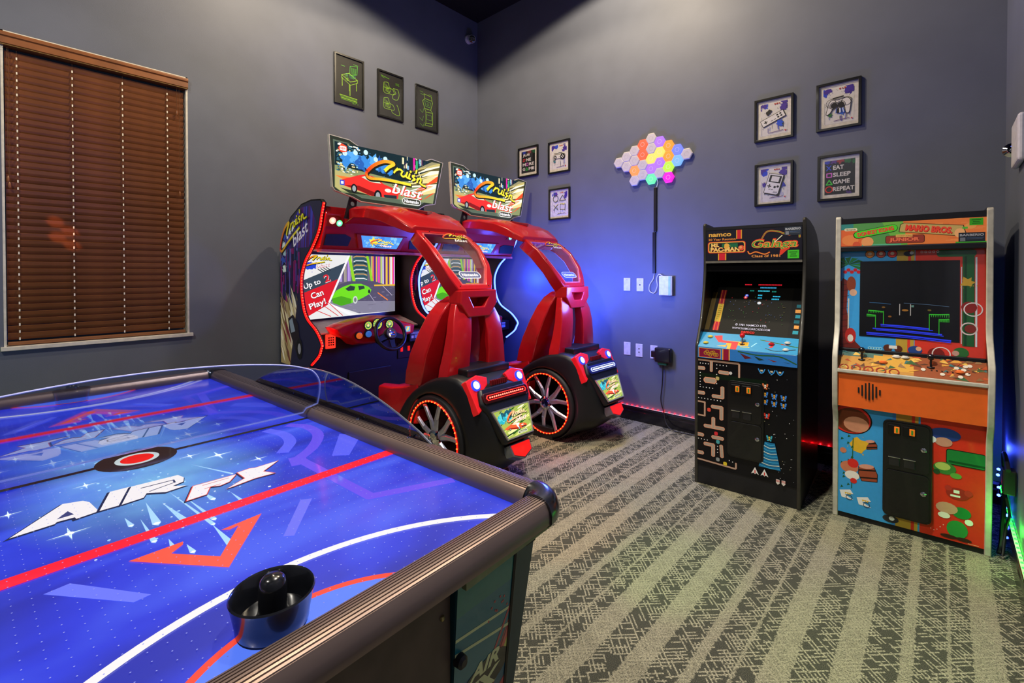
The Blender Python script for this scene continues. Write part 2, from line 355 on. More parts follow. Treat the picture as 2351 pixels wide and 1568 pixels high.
# ================================================================== the room
RX, RY, RZ = 4.636, -7.2, 4.575
def wall_material():
    m = mat('wall_paint', '656b7a', 0.55, noise=0.06, nscale=3, bump=0.25, bscale=260, spec=0.35); return m
WP = wall_material()
def carpet():
    m = bpy.data.materials.new('carpet'); m.use_nodes = True; nt = m.node_tree; b = nt.nodes['Principled BSDF']; L = nt.links
    N = nt.nodes.new
    tc = N('ShaderNodeTexCoord'); sx = N('ShaderNodeSeparateXYZ'); L.new(tc.outputs['Object'], sx.inputs[0])
    def M(op, a, b_=None, c=None):
        n = N('ShaderNodeMath'); n.operation = op
        for i, v in enumerate((a, b_, c)):
            if v is None: continue
            if isinstance(v, (int, float)): n.inputs[i].default_value = v
            else: L.new(v, n.inputs[i])
        return n.outputs[0]
    x, y = sx.outputs[0], sx.outputs[1]
    wob = N('ShaderNodeTexNoise'); wob.inputs['Scale'].default_value = 90; L.new(tc.outputs['Object'], wob.inputs['Vector'])
    xw = M('ADD', x, M('MULTIPLY', M('SUBTRACT', wob.outputs['Fac'], 0.5), 0.026))
    u = M('FRACT', M('DIVIDE', M('ADD', xw, 0.40), 0.56))            # stripe phase across the room
    def band(a, w):
        return M('MULTIPLY', M('GREATER_THAN', u, a), M('LESS_THAN', u, a + w))
    light = M('ADD', M('ADD', band(0.0, 0.145), band(0.315, 0.068)), M('ADD', band(0.545, 0.020), band(0.67, 0.15)))
    # short crossing lines at 45 degrees in the dark stripes
    cs = 0.0150
    p = M('DIVIDE', M('ADD', x, y), cs * 1.4142); q = M('DIVIDE', M('SUBTRACT', x, y), cs * 1.4142)
    def cellrand(a, b_, k):
        cv = N('ShaderNodeCombineXYZ'); L.new(M('FLOOR', a), cv.inputs[0]); L.new(M('FLOOR', b_), cv.inputs[1]); cv.inputs[2].default_value = k
        wn = N('ShaderNodeTexWhiteNoise'); wn.noise_dimensions = '3D'; L.new(cv.outputs[0], wn.inputs['Vector']); return wn.outputs['Value']
    r1 = cellrand(M('DIVIDE', p, 2.6), q, 1.0); r2 = cellrand(p, M('DIVIDE', q, 2.6), 5.0)
    l1 = M('MULTIPLY', M('LESS_THAN', M('FRACT', q), 0.42), M('GREATER_THAN', r1, 0.50))
    l2 = M('MULTIPLY', M('LESS_THAN', M('FRACT', p), 0.42), M('GREATER_THAN', r2, 0.52))
    lines = M('MAXIMUM', l1, l2)
    fine = N('ShaderNodeTexNoise'); fine.inputs['Scale'].default_value = 420; fine.inputs['Detail'].default_value = 2; L.new(tc.outputs['Object'], fine.inputs['Vector'])
    coarse = N('ShaderNodeTexNoise'); coarse.inputs['Scale'].default_value = 170; coarse.inputs['Detail'].default_value = 3; L.new(tc.outputs['Object'], coarse.inputs['Vector'])
    cn = M('SUBTRACT', coarse.outputs['Fac'], 0.5)
    rib = M('SINE', M('MULTIPLY', y, 1500.0))
    lt = M('ADD', M('ADD', 0.47, M('MULTIPLY', lines, 0.16)), M('ADD', M('ADD', M('MULTIPLY', cn, 1.6), M('MULTIPLY', M('SUBTRACT', fine.outputs['Fac'], 0.5), 2.0)), M('MULTIPLY', rib, 0.12)))
    dk = M('ADD', M('MULTIPLY', lines, M('ADD', 0.52, M('MULTIPLY', cn, 3.0))), M('ADD', 0.06, M('MULTIPLY', M('SUBTRACT', fine.outputs['Fac'], 0.5), 0.9)))
    f = M('ADD', M('MULTIPLY', light, lt), M('MULTIPLY', M('SUBTRACT', 1.0, light), dk))
    cr = N('ShaderNodeValToRGB'); L.new(f, cr.inputs[0]); e = cr.color_ramp.elements
    e[0].position = 0.0; e[0].color = H('393c34'); e[1].position = 0.85; e[1].color = H('b8b496')
    L.new(cr.outputs[0], b.inputs['Base Color']); b.inputs['Roughness'].default_value = 0.95; b.inputs['Specular IOR Level'].default_value = 0.1
    bp = N('ShaderNodeBump'); bp.inputs['Strength'].default_value = 0.5; bp.inputs['Distance'].default_value = 0.004; L.new(f, bp.inputs['Height']); L.new(bp.outputs[0], b.inputs['Normal'])
    return m
structure(MB().box((0 - .15, RY, -.1), (RX + .15, .15, 0)).build('floor', carpet()))
structure(MB().box((-.15, RY, RZ), (RX + .15, .15, RZ + .1)).build('ceiling', mat('ceiling_black', '0b0b0d', 0.9, noise=0.1)))
structure(MB().box((-.15, 0, 0), (RX + .15, .15, RZ)).build('wall_back', WP))
structure(MB().box((RX, RY, 0), (RX + .15, 0, RZ)).build('wall_right', WP))
structure(MB().box((-.15, RY - .15, 0), (RX + .15, RY, RZ)).build('wall_front', WP))
WY0, WY1, WZ0, WZ1 = -4.095, -3.105, 0.935, 2.935
w = MB()
w.box((-.15, RY, 0), (0, WY0, RZ)).box((-.15, WY1, 0), (0, 0, RZ)).box((-.15, WY0, 0), (0, WY1, WZ0)).box((-.15, WY0, WZ1), (0, WY1, RZ))
structure(w.build('wall_left', WP))
BB = mat('baseboard_black', '101014', 0.25, coat=0.3)
prof = [(0, 0), (.020, 0), (.020, .085), (.016, .095), (.016, .118), (.008, .132), (0, .135)]
def baseboard(name, a, b, n):
    A, B, Nn = Vector(a), Vector(b), Vector(n); mb = MB()
    ra = [A + Nn * p[0] + Vector((0, 0, p[1])) for p in prof]; rb = [B + Nn * p[0] + Vector((0, 0, p[1])) for p in prof]
    mb.hexa(ra, rb); return structure(mb.build(name, BB))
baseboard('baseboard_back', (0, 0, 0), (RX, 0, 0), (0, -1, 0))
baseboard('baseboard_left', (0, RY, 0), (0, -.02, 0), (1, 0, 0))
baseboard('baseboard_right', (RX, RY, 0), (RX, -.02, 0), (-1, 0, 0))

# window: white returns, sill, pane; the brown blind hangs in the opening
WH = mat('white_paint', 'd8d4c8', 0.5)
t = MB(); e = .012
t.box((-.13, WY1 - e, WZ0), (.001, WY1, WZ1)).box((-.13, WY0, WZ0), (.001, WY0 + e, WZ1)).box((-.13, WY0, WZ1 - e), (.001, WY1, WZ1))
wf = structure(t.build('window_1', WH)); 
MB().box((-.13, WY0 - .015, WZ0 - .02), (.022, WY1 + .022, WZ0 + .006)).build('window_sill', WH, wf, bevel=.003)
MB().box((-.125, WY0 + e, WZ0 + .006), (-.115, WY1 - e, WZ1 - e)).build('pane', glass_mat('window_glass', (.7, .75, .8, 1), 0.0), wf)
BR = mat('blind_brown', '85502a', 0.42, nscale=8, noise=0.18, coat=0.15); BRL = mat('blind_rail_wood', '8a5a34', 0.4, nscale=8, coat=0.2)
bl = thing('window_blind', 'closed brown wooden slat blind in the white window opening', 'blind', (0, (WY0 + WY1) / 2, WZ0))
by0, by1 = -.478, .472
v = MB(); pr = [(-.055, 1.985), (.026, 1.985), (.030, 1.975), (.030, 1.962), (.022, 1.955), (.024, 1.915), (.012, 1.905), (-.055, 1.905)]
v.hexa([(p[0], by0 - .022, p[1]) for p in pr], [(p[0], by1 + .022, p[1]) for p in pr]); v.build('headrail', BR, bl)
MB().box((.0245, by0 - .02, 1.903), (.0275, by1 + .02, 1.907)).build('valance_edge', mat('brass_edge', 'd8b070', 0.25, metal=0.8), bl)
NS = 40; pitch = 1.835 / NS; sl = None
sm = MB(); c, s_ = math.cos(R(114)), math.sin(R(114)); hw, ht = .0236, .0014
ring = [(-hw, -ht), (hw, -ht), (hw * 1.0, ht), (0, ht * 2.2), (-hw, ht)]
rr = [(a * c - b * s_, a * s_ + b * c) for a, b in ring]
sm.hexa([(-.028 - p[0], by0, p[1]) for p in rr], [(-.028 - p[0], by1, p[1]) for p in rr])
for i in range(NS):
    z = 0.045 + pitch * (i + .5)
    if sl is None: sl = sm.build('slat', BR, bl); o = sl
    else: o = sl.copy(); COL.objects.link(o)
    o.location = (0, 0, z); o.rotation_euler = (0, R(rnd.uniform(-2.0, 2.0)), 0)
MB().box((-.045, by0, .010), (-.010, by1, .032)).build('bottom_rail', BRL, bl, bevel=.004)
CW = mat('cord_daylight_white', 'f2ead8', 0.6, emit='fff0d0', estr=0.0); CB = mat('blind_cord_brown', '5a3516', 0.6)
for fy in (-.425, -.165, .100, .365):
    m = MB()
    for i in range(NS): z = .045 + pitch * i + .006; m.box((-.011, fy - .0035, z - .008), (-.008, fy + .0035, z + .008))  # white cord ticks also stand for daylight leaking through the cord holes
    m.build('ladder_cord_daylight', CW, bl, kind='stuff'); MB().box((-.0125, fy - .001, .01), (-.0115, fy + .001, 1.905)).build('lift_cord', CB, bl)
for fy, zb, nm in ((-.462, 1.02, 'pull_cord'), (-.468, 1.06, 'pull_cord'), (.425, 1.70, 'tilt_cord'), (.44, 1.08, 'tilt_cord')):
    k = MB().tube([(-.002, fy, 1.9), (-.002, fy, zb)], .0012, 5).build(nm, CB, bl)
    MB().lathe([(.0015, .03), (.006, .02), (.007, .0), (.004, -.008), (0, -.008)], (-.002, fy, zb), n=8).build('tassel', BR, k, smooth=True)

# ------------------------------------------------------------------ LED strips on the baseboards
def led_line(name, p0, p1, step, nrm, colr, strength, label):
    A, B, Nn = Vector(p0), Vector(p1), Vector(nrm); L = (B - A).length; d = (B - A) / L; up = Vector((0, 0, 1))
    root = thing(name, label, 'led strip', tuple((A + B) / 2)); O = (A + B) / 2
    tp = MB(); q = [(-.002, 0), (.012, 0), (.012, .003), (-.002, .003)]
    tp.hexa([A - O + Nn * a + up * b for a, b in q], [B - O + Nn * a + up * b for a, b in q]); tp.build('tape', mat('led_tape', 'e8d8d8', 0.4), root)
    m = MB(); n = int(L / step)
    for i in range(n):
        c = A - O + d * (step * (i + .5)) + Nn * .005 + up * .006; m.ball(c, .0058, 6)
    m.build('diode', glow('strip_glow_' + colr, colr, strength), root, kind='stuff'); return root
led_line('led_strip', (.55, -.004, .135), (4.60, -.004, .135), .053, (0, -1, 0), 'ff0a10', 26, 'red LED strip glowing along the top of the black back wall baseboard')
led_line('led_strip', (4.632, -.08, .135), (4.632, -2.2, .135), .05, (-1, 0, 0), '10ff18', 22, 'green LED strip on the baseboard of the right wall')

# ------------------------------------------------------------------ framed pictures
FB = mat('frame_black', '0a0a0b', 0.3, coat=0.2); MAT_W = mat('mount_white', 'e6e2da', 0.7); PG = glass_mat('picture_glass', (1, 1, 1, 1), 0.0)
PRT = print_mat('picture_print', 0.5)
def picture(c, w, h, wall, label, draw, mount=None, bg='0d0d0d', fw=.017, group=None):
    """c: centre on the wall; draw(art, w, h) paints in metres from the lower left corner of the print"""
    U = Vector((1, 0, 0)) if wall == 'back' else Vector((0, 1, 0)); V = Vector((0, 0, 1)); N = U.cross(V)
    r = thing('framed_picture', label, 'picture', c, group=group); P = lambda a, b, d: U * a + V * b + N * d
    rc = lambda a, b: [(-a, -b), (a, -b), (a, b), (-a, b)]
    MB().ring(rc(w / 2, h / 2), rc(w / 2 - fw, h / 2 - fw), P, 0.0, .020).build('frame', FB, r, bevel=.0015)
    mw, mh = w / 2 - fw, h / 2 - fw
    MB().hexa([P(a, b, .001) for a, b in rc(mw + .004, mh + .004)], [P(a, b, .006) for a, b in rc(mw + .004, mh + .004)]).build('backing', MAT_W if mount else FB, r)
    if mount: pw, ph = mw - mount, mh - mount
    else: pw, ph = mw, mh
    a = Art(P(-pw, -ph, .0065), U, V, clip=[(0, 0), (2 * pw, 0), (2 * pw, 2 * ph), (0, 2 * ph)])
    a.rect(0, 0, 2 * pw, 2 * ph, bg); draw(a, 2 * pw, 2 * ph); a.build('print', PRT, r)
    MB().hexa([P(x, y, .0125) for x, y in rc(mw, mh)], [P(x, y, .0140) for x, y in rc(mw, mh)]).build('glass_pane', PG, r)
    return r
G1 = '9cd81c'; G2 = '5fa012'
def pinball(a, w, h):
    f = lambda L: [(p[0] * w, p[1] * h) for p in L]; t = .0035
    a.line(f([(.52, .64), (.80, .70), (.82, .88), (.54, .84), (.52, .64)]), t, '58d838')
    a.line(f([(.22, .60), (.55, .50), (.82, .58), (.50, .68)]), t * 1.4, G1, closed=True)
    a.line(f([(.22, .60), (.22, .54), (.55, .43), (.82, .52), (.82, .58)]), t, G1)
    for x, y in ((.24, .55), (.78, .52)): a.line(f([(x, y), (x, y - .18)]), t * 1.6, G1)
    a.line(f([(.53, .44), (.53, .20)]), t * 1.8, G1); a.line(f([(.50, .44), (.50, .30)]), t, G1)
    for i in range(9):
        q = random.Random(i); x, y = q.uniform(.32, .72), q.uniform(.52, .64); a.circ(x * w, y * h, .012, .002, ['58d838', G1, '30c0a0'][i % 3], 8)
    for i in range(5): a.line(f([(.58 + .04 * i, .68), (.60 + .04 * i, .82)]), t * .7, '58d838')
    for i in range(4): y = .17 - i * .028; a.line(f([(.15 + .02 * i, y + .0), (.80, y - .012)]), .0065, G1 if i % 2 == 0 else G2)
    a.text('fig 1', .62 * w, .03 * h, .22 * w, .03 * h, G2); a.line(f([(.66, .90), (.84, .90)]), .004, '60b838'); a.line(f([(.20, .80), (.34, .80)]), .004, '60b838')
def shoes(a, w, h):
    f = lambda L, dy=0: [(p[0] * w, (p[1] + dy) * h) for p in L]; t = .0036
    for dy in (0, -.36):
        a.line([tuple(p)[:2] for p in catmull([(x, y, 0) for x, y in f([(.22, .78), (.40, .80), (.46, .70), (.62, .66), (.66, .56), (.48, .55), (.22, .56), (.22, .78)], dy)], 4)], t, G1)
        for i in range(4): a.line(f([(.26 + i * .05, .76 - .02 * i), (.28 + i * .06, .58)], dy), t * .8, G1)
        a.circ(.42 * w, (.63 + dy) * h, .024, t * .8, G1, 12); a.line(f([(.22, .67), (.44, .66)], dy), t, G1)
    a.line([tuple(p)[:2] for p in catmull([(x, y, 0) for x, y in f([(.62, .70), (.82, .70), (.88, .58), (.80, .46), (.60, .46), (.62, .56), (.74, .60), (.62, .70)])], 4)], t, G1)
    a.line([tuple(p)[:2] for p in catmull([(x, y, 0) for x, y in f([(.78, .34), (.86, .24), (.88, .10), (.60, .12), (.54, .18)])], 4)], t, G1)
    a.line(f([(.10, .92), (.44, .89)]), .006, G2); a.line(f([(.12, .89), (.24, .88)]), .004, G2)
    for i in range(3): a.line(f([(.72, .84 - i * .02), (.88, .835 - i * .02)]), .003, G2)
def cabinet_draw(a, w, h):
    f = lambda L: [(p[0] * w, p[1] * h) for p in L]; t = .0036
    a.line(f([(.36, .86), (.74, .84), (.76, .74), (.42, .75), (.36, .86)]), t, G1)
    a.line(f([(.42, .75), (.30, .68), (.40, .50), (.70, .50), (.80, .70), (.76, .74)]), t * 1.2, G1); a.line(f([(.40, .70), (.46, .56), (.66, .56), (.70, .68)]), t, '58b828', closed=True)
    a.line(f([(.40, .50), (.46, .42), (.80, .44), (.70, .50)]), t, G1); a.line(f([(.46, .42), (.46, .14), (.80, .16), (.80, .44)]), t * 1.2, G1)
    a.line(f([(.46, .14), (.40, .08), (.76, .10), (.80, .16)]), t, G1); a.line(f([(.50, .36), (.74, .36), (.74, .24), (.50, .24)]), t, G2, closed=True)
    a.circ(.56 * w, .62 * h, .012, .003, G2, 10)
    for x, y in ((.16, .44), (.14, .24), (.18, .10)): a.line(f([(x, y), (x + .14, y - .06), (x + .20, y + .06)]), t, G2)
    for x, y in ((.16, .90), (.60, .88), (.20, .84)): a.line(f([(x, y), (x + .16, y - .01)]), .004, G2)
picture((0, -1.750, 3.311), .316, .490, 'left', 'black framed poster with a green pinball machine drawing', pinball)
picture((0, -1.278, 3.298), .316, .488, 'left', 'black framed poster with two green shoe-like line drawings', shoes)
picture((0, -.800, 3.285), .316, .488, 'left', 'black framed poster with a green arcade cabinet line drawing', cabinet_draw)

def drips(a, w, h, seed, blue='2a4ad8', purple='4a30a0'):
    q = random.Random(seed)
    for i in range(5): a.splat(q.uniform(-.02, .32) * w, h * q.uniform(.86, 1.0), w * q.uniform(.05, .13), blue if i % 2 else purple, seed=seed + i)
    for i in range(6): a.splat(q.uniform(.80, 1.0) * w, h * q.uniform(.76, 1.0), w * q.uniform(.05, .12), purple, seed=seed + 20 + i)
    for i in range(3): a.splat(w * (.55 + .08 * i), h * .95, w * .03, 'c03828', 10, seed + i)
    for i in range(18): x, y = q.uniform(0, w), q.uniform(.05, .95) * h; a.disc(x, y, q.uniform(.0008, .003), q.choice(['101014', '2a4ad8', '4a30a0', '305a40']), 6)
    for i in range(9):
        x = q.uniform(.1, .9) * w; y = h * q.uniform(.18, .40); a.line([(x, y), (x, y - h * q.uniform(.06, .2))], q.uniform(.0012, .004), q.choice(['101014', '2a4ad8', '305a40', '4a30a0']))
    a.line([(.04 * w, .02 * h), (.04 * w, .60 * h)], .0012, '303848'); a.splat(w * .93, h * .08, w * .03, 'd02838', 8, seed); a.line([(w * .35, h * .07), (w * .85, h * .10)], .004, '5a2a80')
def rot(L, cx, cy_, ang, w, h): return [(cx * w + (p[0] * math.cos(ang) - p[1] * math.sin(ang)) * w, cy_ * h + (p[0] * math.sin(ang) + p[1] * math.cos(ang)) * w) for p in L]
def outline(a, L, fill='f4f2ee', lw=.0036): a.poly(L, fill); a.line(L, lw, '101014', closed=True)
def pad_rect(a, w, h):
    drips(a, w, h, 31); a.splat(.72 * w, .32 * h, .13 * w, '2a5ae0', seed=5); a.splat(.30 * w, .72 * h, .10 * w, '202024', seed=8)
    an = R(22); f = lambda L: rot(L, .47, .50, an, w, h)
    a.poly(f([(-.43, -.165), (.47, -.165), (.47, .12), (-.43, .12)]), '101014'); outline(a, f([(-.45, -.14), (.45, -.14), (.45, .14), (-.45, .14)]))
    for d in ([(-.36, -.02), (-.22, -.02), (-.22, .02), (-.36, .02)], [(-.31, -.07), (-.27, -.07), (-.27, .07), (-.31, .07)]): a.poly(f(d), '15151a')
    for x, y in ((.20, .055), (.32, .055), (.20, -.045), (.32, -.045)): a.poly(f([(x - .035, y - .03), (x + .035, y - .03), (x + .035, y + .03), (x - .035, y + .03)]), '15151a')
    for x in (-.10, .02): a.line(f([(x, -.06), (x + .07, -.06)]), .004, '15151a')
def pad_grip(a, w, h):
    drips(a, w, h, 47); a.splat(.62 * w, .30 * h, .12 * w, '3a70e0', seed=15); a.splat(.22 * w, .25 * h, .07 * w, '3a7a40', seed=18)
    f = lambda L: [(p[0] * w, p[1] * h) for p in L]; sm_ = lambda L: [tuple(p)[:2] for p in catmull([(x, y, 0) for x, y in f(L)], 4, True)]
    outline(a, sm_([(.10, .28), (.14, .44), (.22, .62), (.34, .66), (.50, .64), (.66, .66), (.80, .66), (.90, .56), (.88, .36), (.84, .24), (.74, .26), (.68, .46), (.50, .50), (.36, .46), (.22, .30)]))
    a.line(f([(.32, .70), (.66, .72)]), .009, '101014')
    for x in (.36, .58): a.disc(x * w, .50 * h, .020, '15151a', 16); a.circ(x * w, .50 * h, .026, .003, '15151a', 16)
    for x in (.26, .76): a.circ(x * w, .57 * h, .030, .0028, '15151a', 16)
    for i in range(12): q = random.Random(i); a.line(f([(.44 + .02 * i, .40), (.42 + .025 * i, .28)]), .004, q.choice(['101014', '3a70e0', 'f4f2ee']))
def handheld(a, w, h):
    drips(a, w, h, 63); an = R(-16); f = lambda L: rot(L, .50, .50, an, w, h)
    a.splat(.8 * w, .45 * h, .12 * w, '3038a8', seed=3); a.splat(.15 * w, .5 * h, .10 * w, '4a30a0', seed=4)
    a.poly(f([(-.24, -.46), (.33, -.46), (.33, .40), (-.24, .40)]), '101014'); outline(a, f([(-.28, -.42), (.22, -.42), (.28, -.36), (.28, .42), (-.28, .42)]))
    a.poly(f([(-.22, .06), (.24, .06), (.24, .36), (-.22, .36)]), '15151a'); a.poly(f([(-.14, .10), (.16, .10), (.16, .32), (-.14, .32)]), 'f0eee8')
    for d in ([(-.22, -.13), (-.06, -.13), (-.06, -.09), (-.22, -.09)], [(-.16, -.19), (-.12, -.19), (-.12, -.03), (-.16, -.03)]): a.poly(f(d), '15151a')
    for x, y in ((.08, -.12), (.19, -.08)): c = f([(x, y)])[0]; a.disc(c[0], c[1], .009, '15151a', 10)
    for x in (-.12, -.02): a.line(f([(x, -.25), (x + .06, -.23)]), .004, '15151a')
    for i in range(4): a.line(f([(.08 + .04 * i, -.37), (.11 + .04 * i, -.30)]), .003, '505058')
def pad_round(a, w, h):
    drips(a, w, h, 80); a.splat(.20 * w, .32 * h, .07 * w, '40808a', seed=3)
    f = lambda L: [(p[0] * w, p[1] * h) for p in L]
    outline(a, [tuple(p)[:2] for p in catmull([(x, y, 0) for x, y in f([(.12, .44), (.14, .56), (.26, .60), (.50, .585), (.74, .61), (.90, .55), (.88, .42), (.76, .37), (.62, .42), (.34, .43), (.22, .385)])], 4, True)])
    a.disc(.25 * w, .49 * h, .021, '15151a', 16); a.disc(.74 * w, .49 * h, .032, '15151a', 18)
    for dx, dy in ((.013, 0), (-.013, 0), (0, .013), (0, -.013)): a.disc(.74 * w + dx, .49 * h + dy, .0068, 'f4f2ee', 8)
    a.rect(.25 * w - .012, .49 * h - .003, .25 * w + .012, .49 * h + .003, 'e8e6e0'); a.rect(.25 * w - .003, .49 * h - .012, .25 * w + .003, .49 * h + .012, 'e8e6e0')
    a.line(f([(.18, .66), (.40, .64), (.52, .67), (.72, .64)]), .005, '15151a'); a.line(f([(.44, .48), (.56, .52)]), .003, '404048')
def symbols(a, w, h):
    drips(a, w, h, 95, '3050c8'); K = '18202c'
    a.circ(.26 * w, .72 * h, .034, .0065, K, 22); a.line([(.50 * w, .64 * h), (.90 * w, .62 * h), (.70 * w, .84 * h)], .0055, K, closed=True)
    a.line([(.12 * w, .26 * h), (.42 * w, .48 * h)], .006, K); a.line([(.12 * w, .46 * h), (.40 * w, .26 * h)], .005, '405038')
    a.line([(.55 * w, .26 * h), (.86 * w, .24 * h), (.88 * w, .46 * h), (.56 * w, .48 * h)], .0055, K, closed=True)
    a.line([(.56 * w, .49 * h), (.86 * w, .47 * h)], .005, 'c8c020'); a.splat(.76 * w, .46 * h, .03 * w, 'd8c818', 9, 3); a.line([(.2 * w, .57 * h), (.8 * w, .59 * h)], .003, '8090c0')
    a.text('X O', .42 * w, .08 * h, .2 * w, .035 * h, '303848')
def one_more(a, w, h):
    for i, c in enumerate(('2a3aa8', '7a2a30', '1c5a34')): a.splat((.2 + .35 * i) * w, .95 * h, .12 * w, c, seed=i)
    for i, (tx, y, ww) in enumerate((('JUST', .74, .50), ('ONE', .53, .60), ('MORE', .32, .80), ('GAME', .11, .84))):
        if tx == 'JUST': a.text('JUS', .10 * w, y * h, .52 * w, .135 * h, 'eeeae4', .03)
        elif tx == 'ONE':
            a.line([(.12 * w, (y + .01) * h), (.24 * w, (y + .02) * h), (.28 * w, (y + .10) * h), (.16 * w, (y + .125) * h)], .006, 'e02830', closed=True); a.text('NE', .36 * w, y * h, .34 * w, .135 * h, 'eeeae4', .03)
        elif tx == 'MORE':
            a.text('M', .10 * w, y * h, .22 * w, .135 * h, 'eeeae4', .03); a.line([(.37 * w, (y + .01) * h), (.50 * w, (y + .01) * h), (.50 * w, (y + .12) * h), (.37 * w, (y + .12) * h)], .006, 'e070d0', closed=True); a.text('RE', .57 * w, y * h, .34 * w, .135 * h, 'eeeae4', .03)
        else:
            a.text('G', .10 * w, y * h, .18 * w, .135 * h, 'eeeae4', .03); a.line([(.33 * w, (y + .01) * h), (.48 * w, (y + .01) * h), (.405 * w, (y + .125) * h)], .006, '30d048', closed=True); a.text('ME', .54 * w, y * h, .40 * w, .135 * h, 'eeeae4', .03)
def eat_sleep(a, w, h):
    for i, c in enumerate(('2a3ac0', '5a2a90', 'a02830', '1c6a34', '1c6a34')): a.splat((.1 + .22 * i) * w, (.97 - .05 * (i == 4)) * h, .10 * w, c, seed=i + 9)
    for i in range(30): q = random.Random(i); a.disc(q.uniform(0, w), q.uniform(0, h), q.uniform(.001, .003), q.choice(['1c4a24', '2a2a60', '502028']), 6)
    a.splat(.8 * w, .02 * h, .08 * w, '4a2a80', seed=3)
    for tx, y, ww in (('EAT', .725, .36), ('SLEEP', .515, .58), ('GAME', .305, .55), ('REPEAT', .095, .70)): a.text(tx, .285 * w, y * h, ww * w, .125 * h, 'e8e4de', .03)
    a.line([(.07 * w, .72 * h), (.22 * w, .86 * h)], .006, '3858e8'); a.line([(.07 * w, .86 * h), (.22 * w, .72 * h)], .006, '3858e8')
    a.line([(.08 * w, .52 * h), (.24 * w, .52 * h), (.24 * w, .63 * h), (.08 * w, .63 * h)], .007, 'e070d8', closed=True)
    a.line([(.06 * w, .30 * h), (.26 * w, .30 * h), (.16 * w, .43 * h)], .007, '40d838', closed=True); a.circ(.155 * w, .155 * h, .021, .007, 'e83020', 20)
GB = 'framed gaming prints on the back wall'
picture((.852, 0, 2.690), .300, .342, 'back', 'black framed text print reading JUST ONE MORE GAME', one_more, .030, '101012', group=GB)
picture((1.292, 0, 2.672), .290, .346, 'back', 'black framed print of a round-ended two-button game pad with cross', pad_round, .026, 'e8e6e0', group=GB)
picture((1.298, 0, 2.163), .284, .338, 'back', 'black framed print of a circle, triangle, cross and square', symbols, .022, 'e4e2dc', group=GB)
picture((3.378, 0, 2.618), .274, .335, 'back', 'black framed print of a tilted rectangular game pad', pad_rect, .026, 'e8e6e0', group=GB)
picture((3.797, 0, 2.622), .270, .344, 'back', 'black framed print of a twin-stick grip game pad', pad_grip, .026, 'e8e6e0', group=GB)
picture((3.380, 0, 2.107), .270, .334, 'back', 'black framed print of a tilted handheld game console', handheld, .026, 'e8e6e0', group=GB)
picture((3.807, 0, 2.103), .268, .332, 'back', 'black framed text print reading EAT SLEEP GAME REPEAT', eat_sleep, .026, '0e0e10', group=GB)

# ------------------------------------------------------------------ hexagon wall light, its cable cover and adapter box
HX = [(0, 0, 'off'), (-1, .5, 'or'), (1, .5, 'pu')]
HEX = [(2.364, 2.657, 'off'), (2.279, 2.616, 'or'), (2.447, 2.612, 'pu'), (2.530, 2.561, 'o'), (2.612, 2.510, 'bl'), (2.697, 2.458, 'off'), (2.195, 2.572, 'off'), (2.279, 2.520, 'or'), (2.364, 2.564, 'off'),
       (2.447, 2.516, 'y'), (2.530, 2.465, 'o'), (2.612, 2.414, 'lb'), (2.111, 2.529, 'off'), (2.364, 2.470, 'y'), (2.447, 2.420, 'pu'), (2.530, 2.370, 'yg'), (2.027, 2.486, 'off'), (2.195, 2.478, 'off'),
       (2.111, 2.434, 'off'), (2.195, 2.384, 'o2'), (2.279, 2.425, 'off'), (2.364, 2.377, 'pu'), (2.447, 2.327, 'rd'), (2.530, 2.276, 'mg'), (2.279, 2.331, 'off'), (2.364, 2.283, 'mt'), (2.195, 2.290, 'off')]
HCOL = {'or': 'ff6a48', 'pu': 'b478ff', 'o': 'ffa03c', 'bl': '7a88ff', 'y': 'ffe070', 'lb': '80b8ff', 'yg': 'c0ff50', 'o2': 'ff9c5c', 'mg': 'ff28d8', 'mt': '70ffb0', 'rd': 'b08080'}
hx = thing('hexagon_wall_light', 'cluster of white and glowing coloured hexagon light panels on the wall', 'wall light', (2.364, 0, 2.45))
Rh = .0545; hp = [(Rh * math.cos(R(60 * i)), Rh * math.sin(R(60 * i))) for i in range(6)]
for x, z, c in HEX:
    m = MB(); lo = [(x - 2.364 + p[0] * .93, -.004, z - 2.45 + p[1] * .93) for p in hp]; md_ = [(x - 2.364 + p[0], -.012, z - 2.45 + p[1]) for p in hp]
    fr = [(x - 2.364 + p[0], -.026, z - 2.45 + p[1]) for p in hp]; ft = [(x - 2.364 + p[0] * .86, -.030, z - 2.45 + p[1] * .86) for p in hp]
    m.loft([lo, md_, fr, ft])
    if c in ('off', 'rd'): mt_ = mat('hex_white', 'd6d2d2', 0.4, noise=0.04)
    else: mt_ = mat('hex_' + c, tuple(k * .25 for k in H(HCOL[c])[:3]) + (1,), 0.35, emit=HCOL[c], estr=1.0, noise=0.03)
    p_ = m.build('light_panel', mt_, hx)
    MB().disc((x - 2.364, -.0305, z - 2.45), (1, 0, 0), (0, 0, 1), .020, 16, .017).build('touch_ring', mat('hex_ring_' + c, 'c8c4c4', 0.3, emit=HCOL.get(c, '000000'), estr=0.5 if c not in ('off', 'rd') else 0.0), p_)
m = MB().box((-.014, -.018, .40), (.014, 0, .845)).build('cable_cover', mat('cord_cover_black', '101012', 0.45), bevel=.003)
cc = thing('cable_cover', 'tall black cord cover running down the wall under the hexagon lights', 'cable cover', (2.394, 0, 1.39))
bpy.data.objects.remove(m)
for z0, z1, dx, nm in ((.02, .40, -.004, 'cover_section'), (.402, .81, .006, 'cover_section')): MB().box((dx - .014, -.018, z0), (dx + .014, 0, z1)).build(nm, mat('cord_cover_black', '101012', 0.45), cc, bevel=.003)
CWH = mat('cord_white', 'e8e8ee', 0.5)
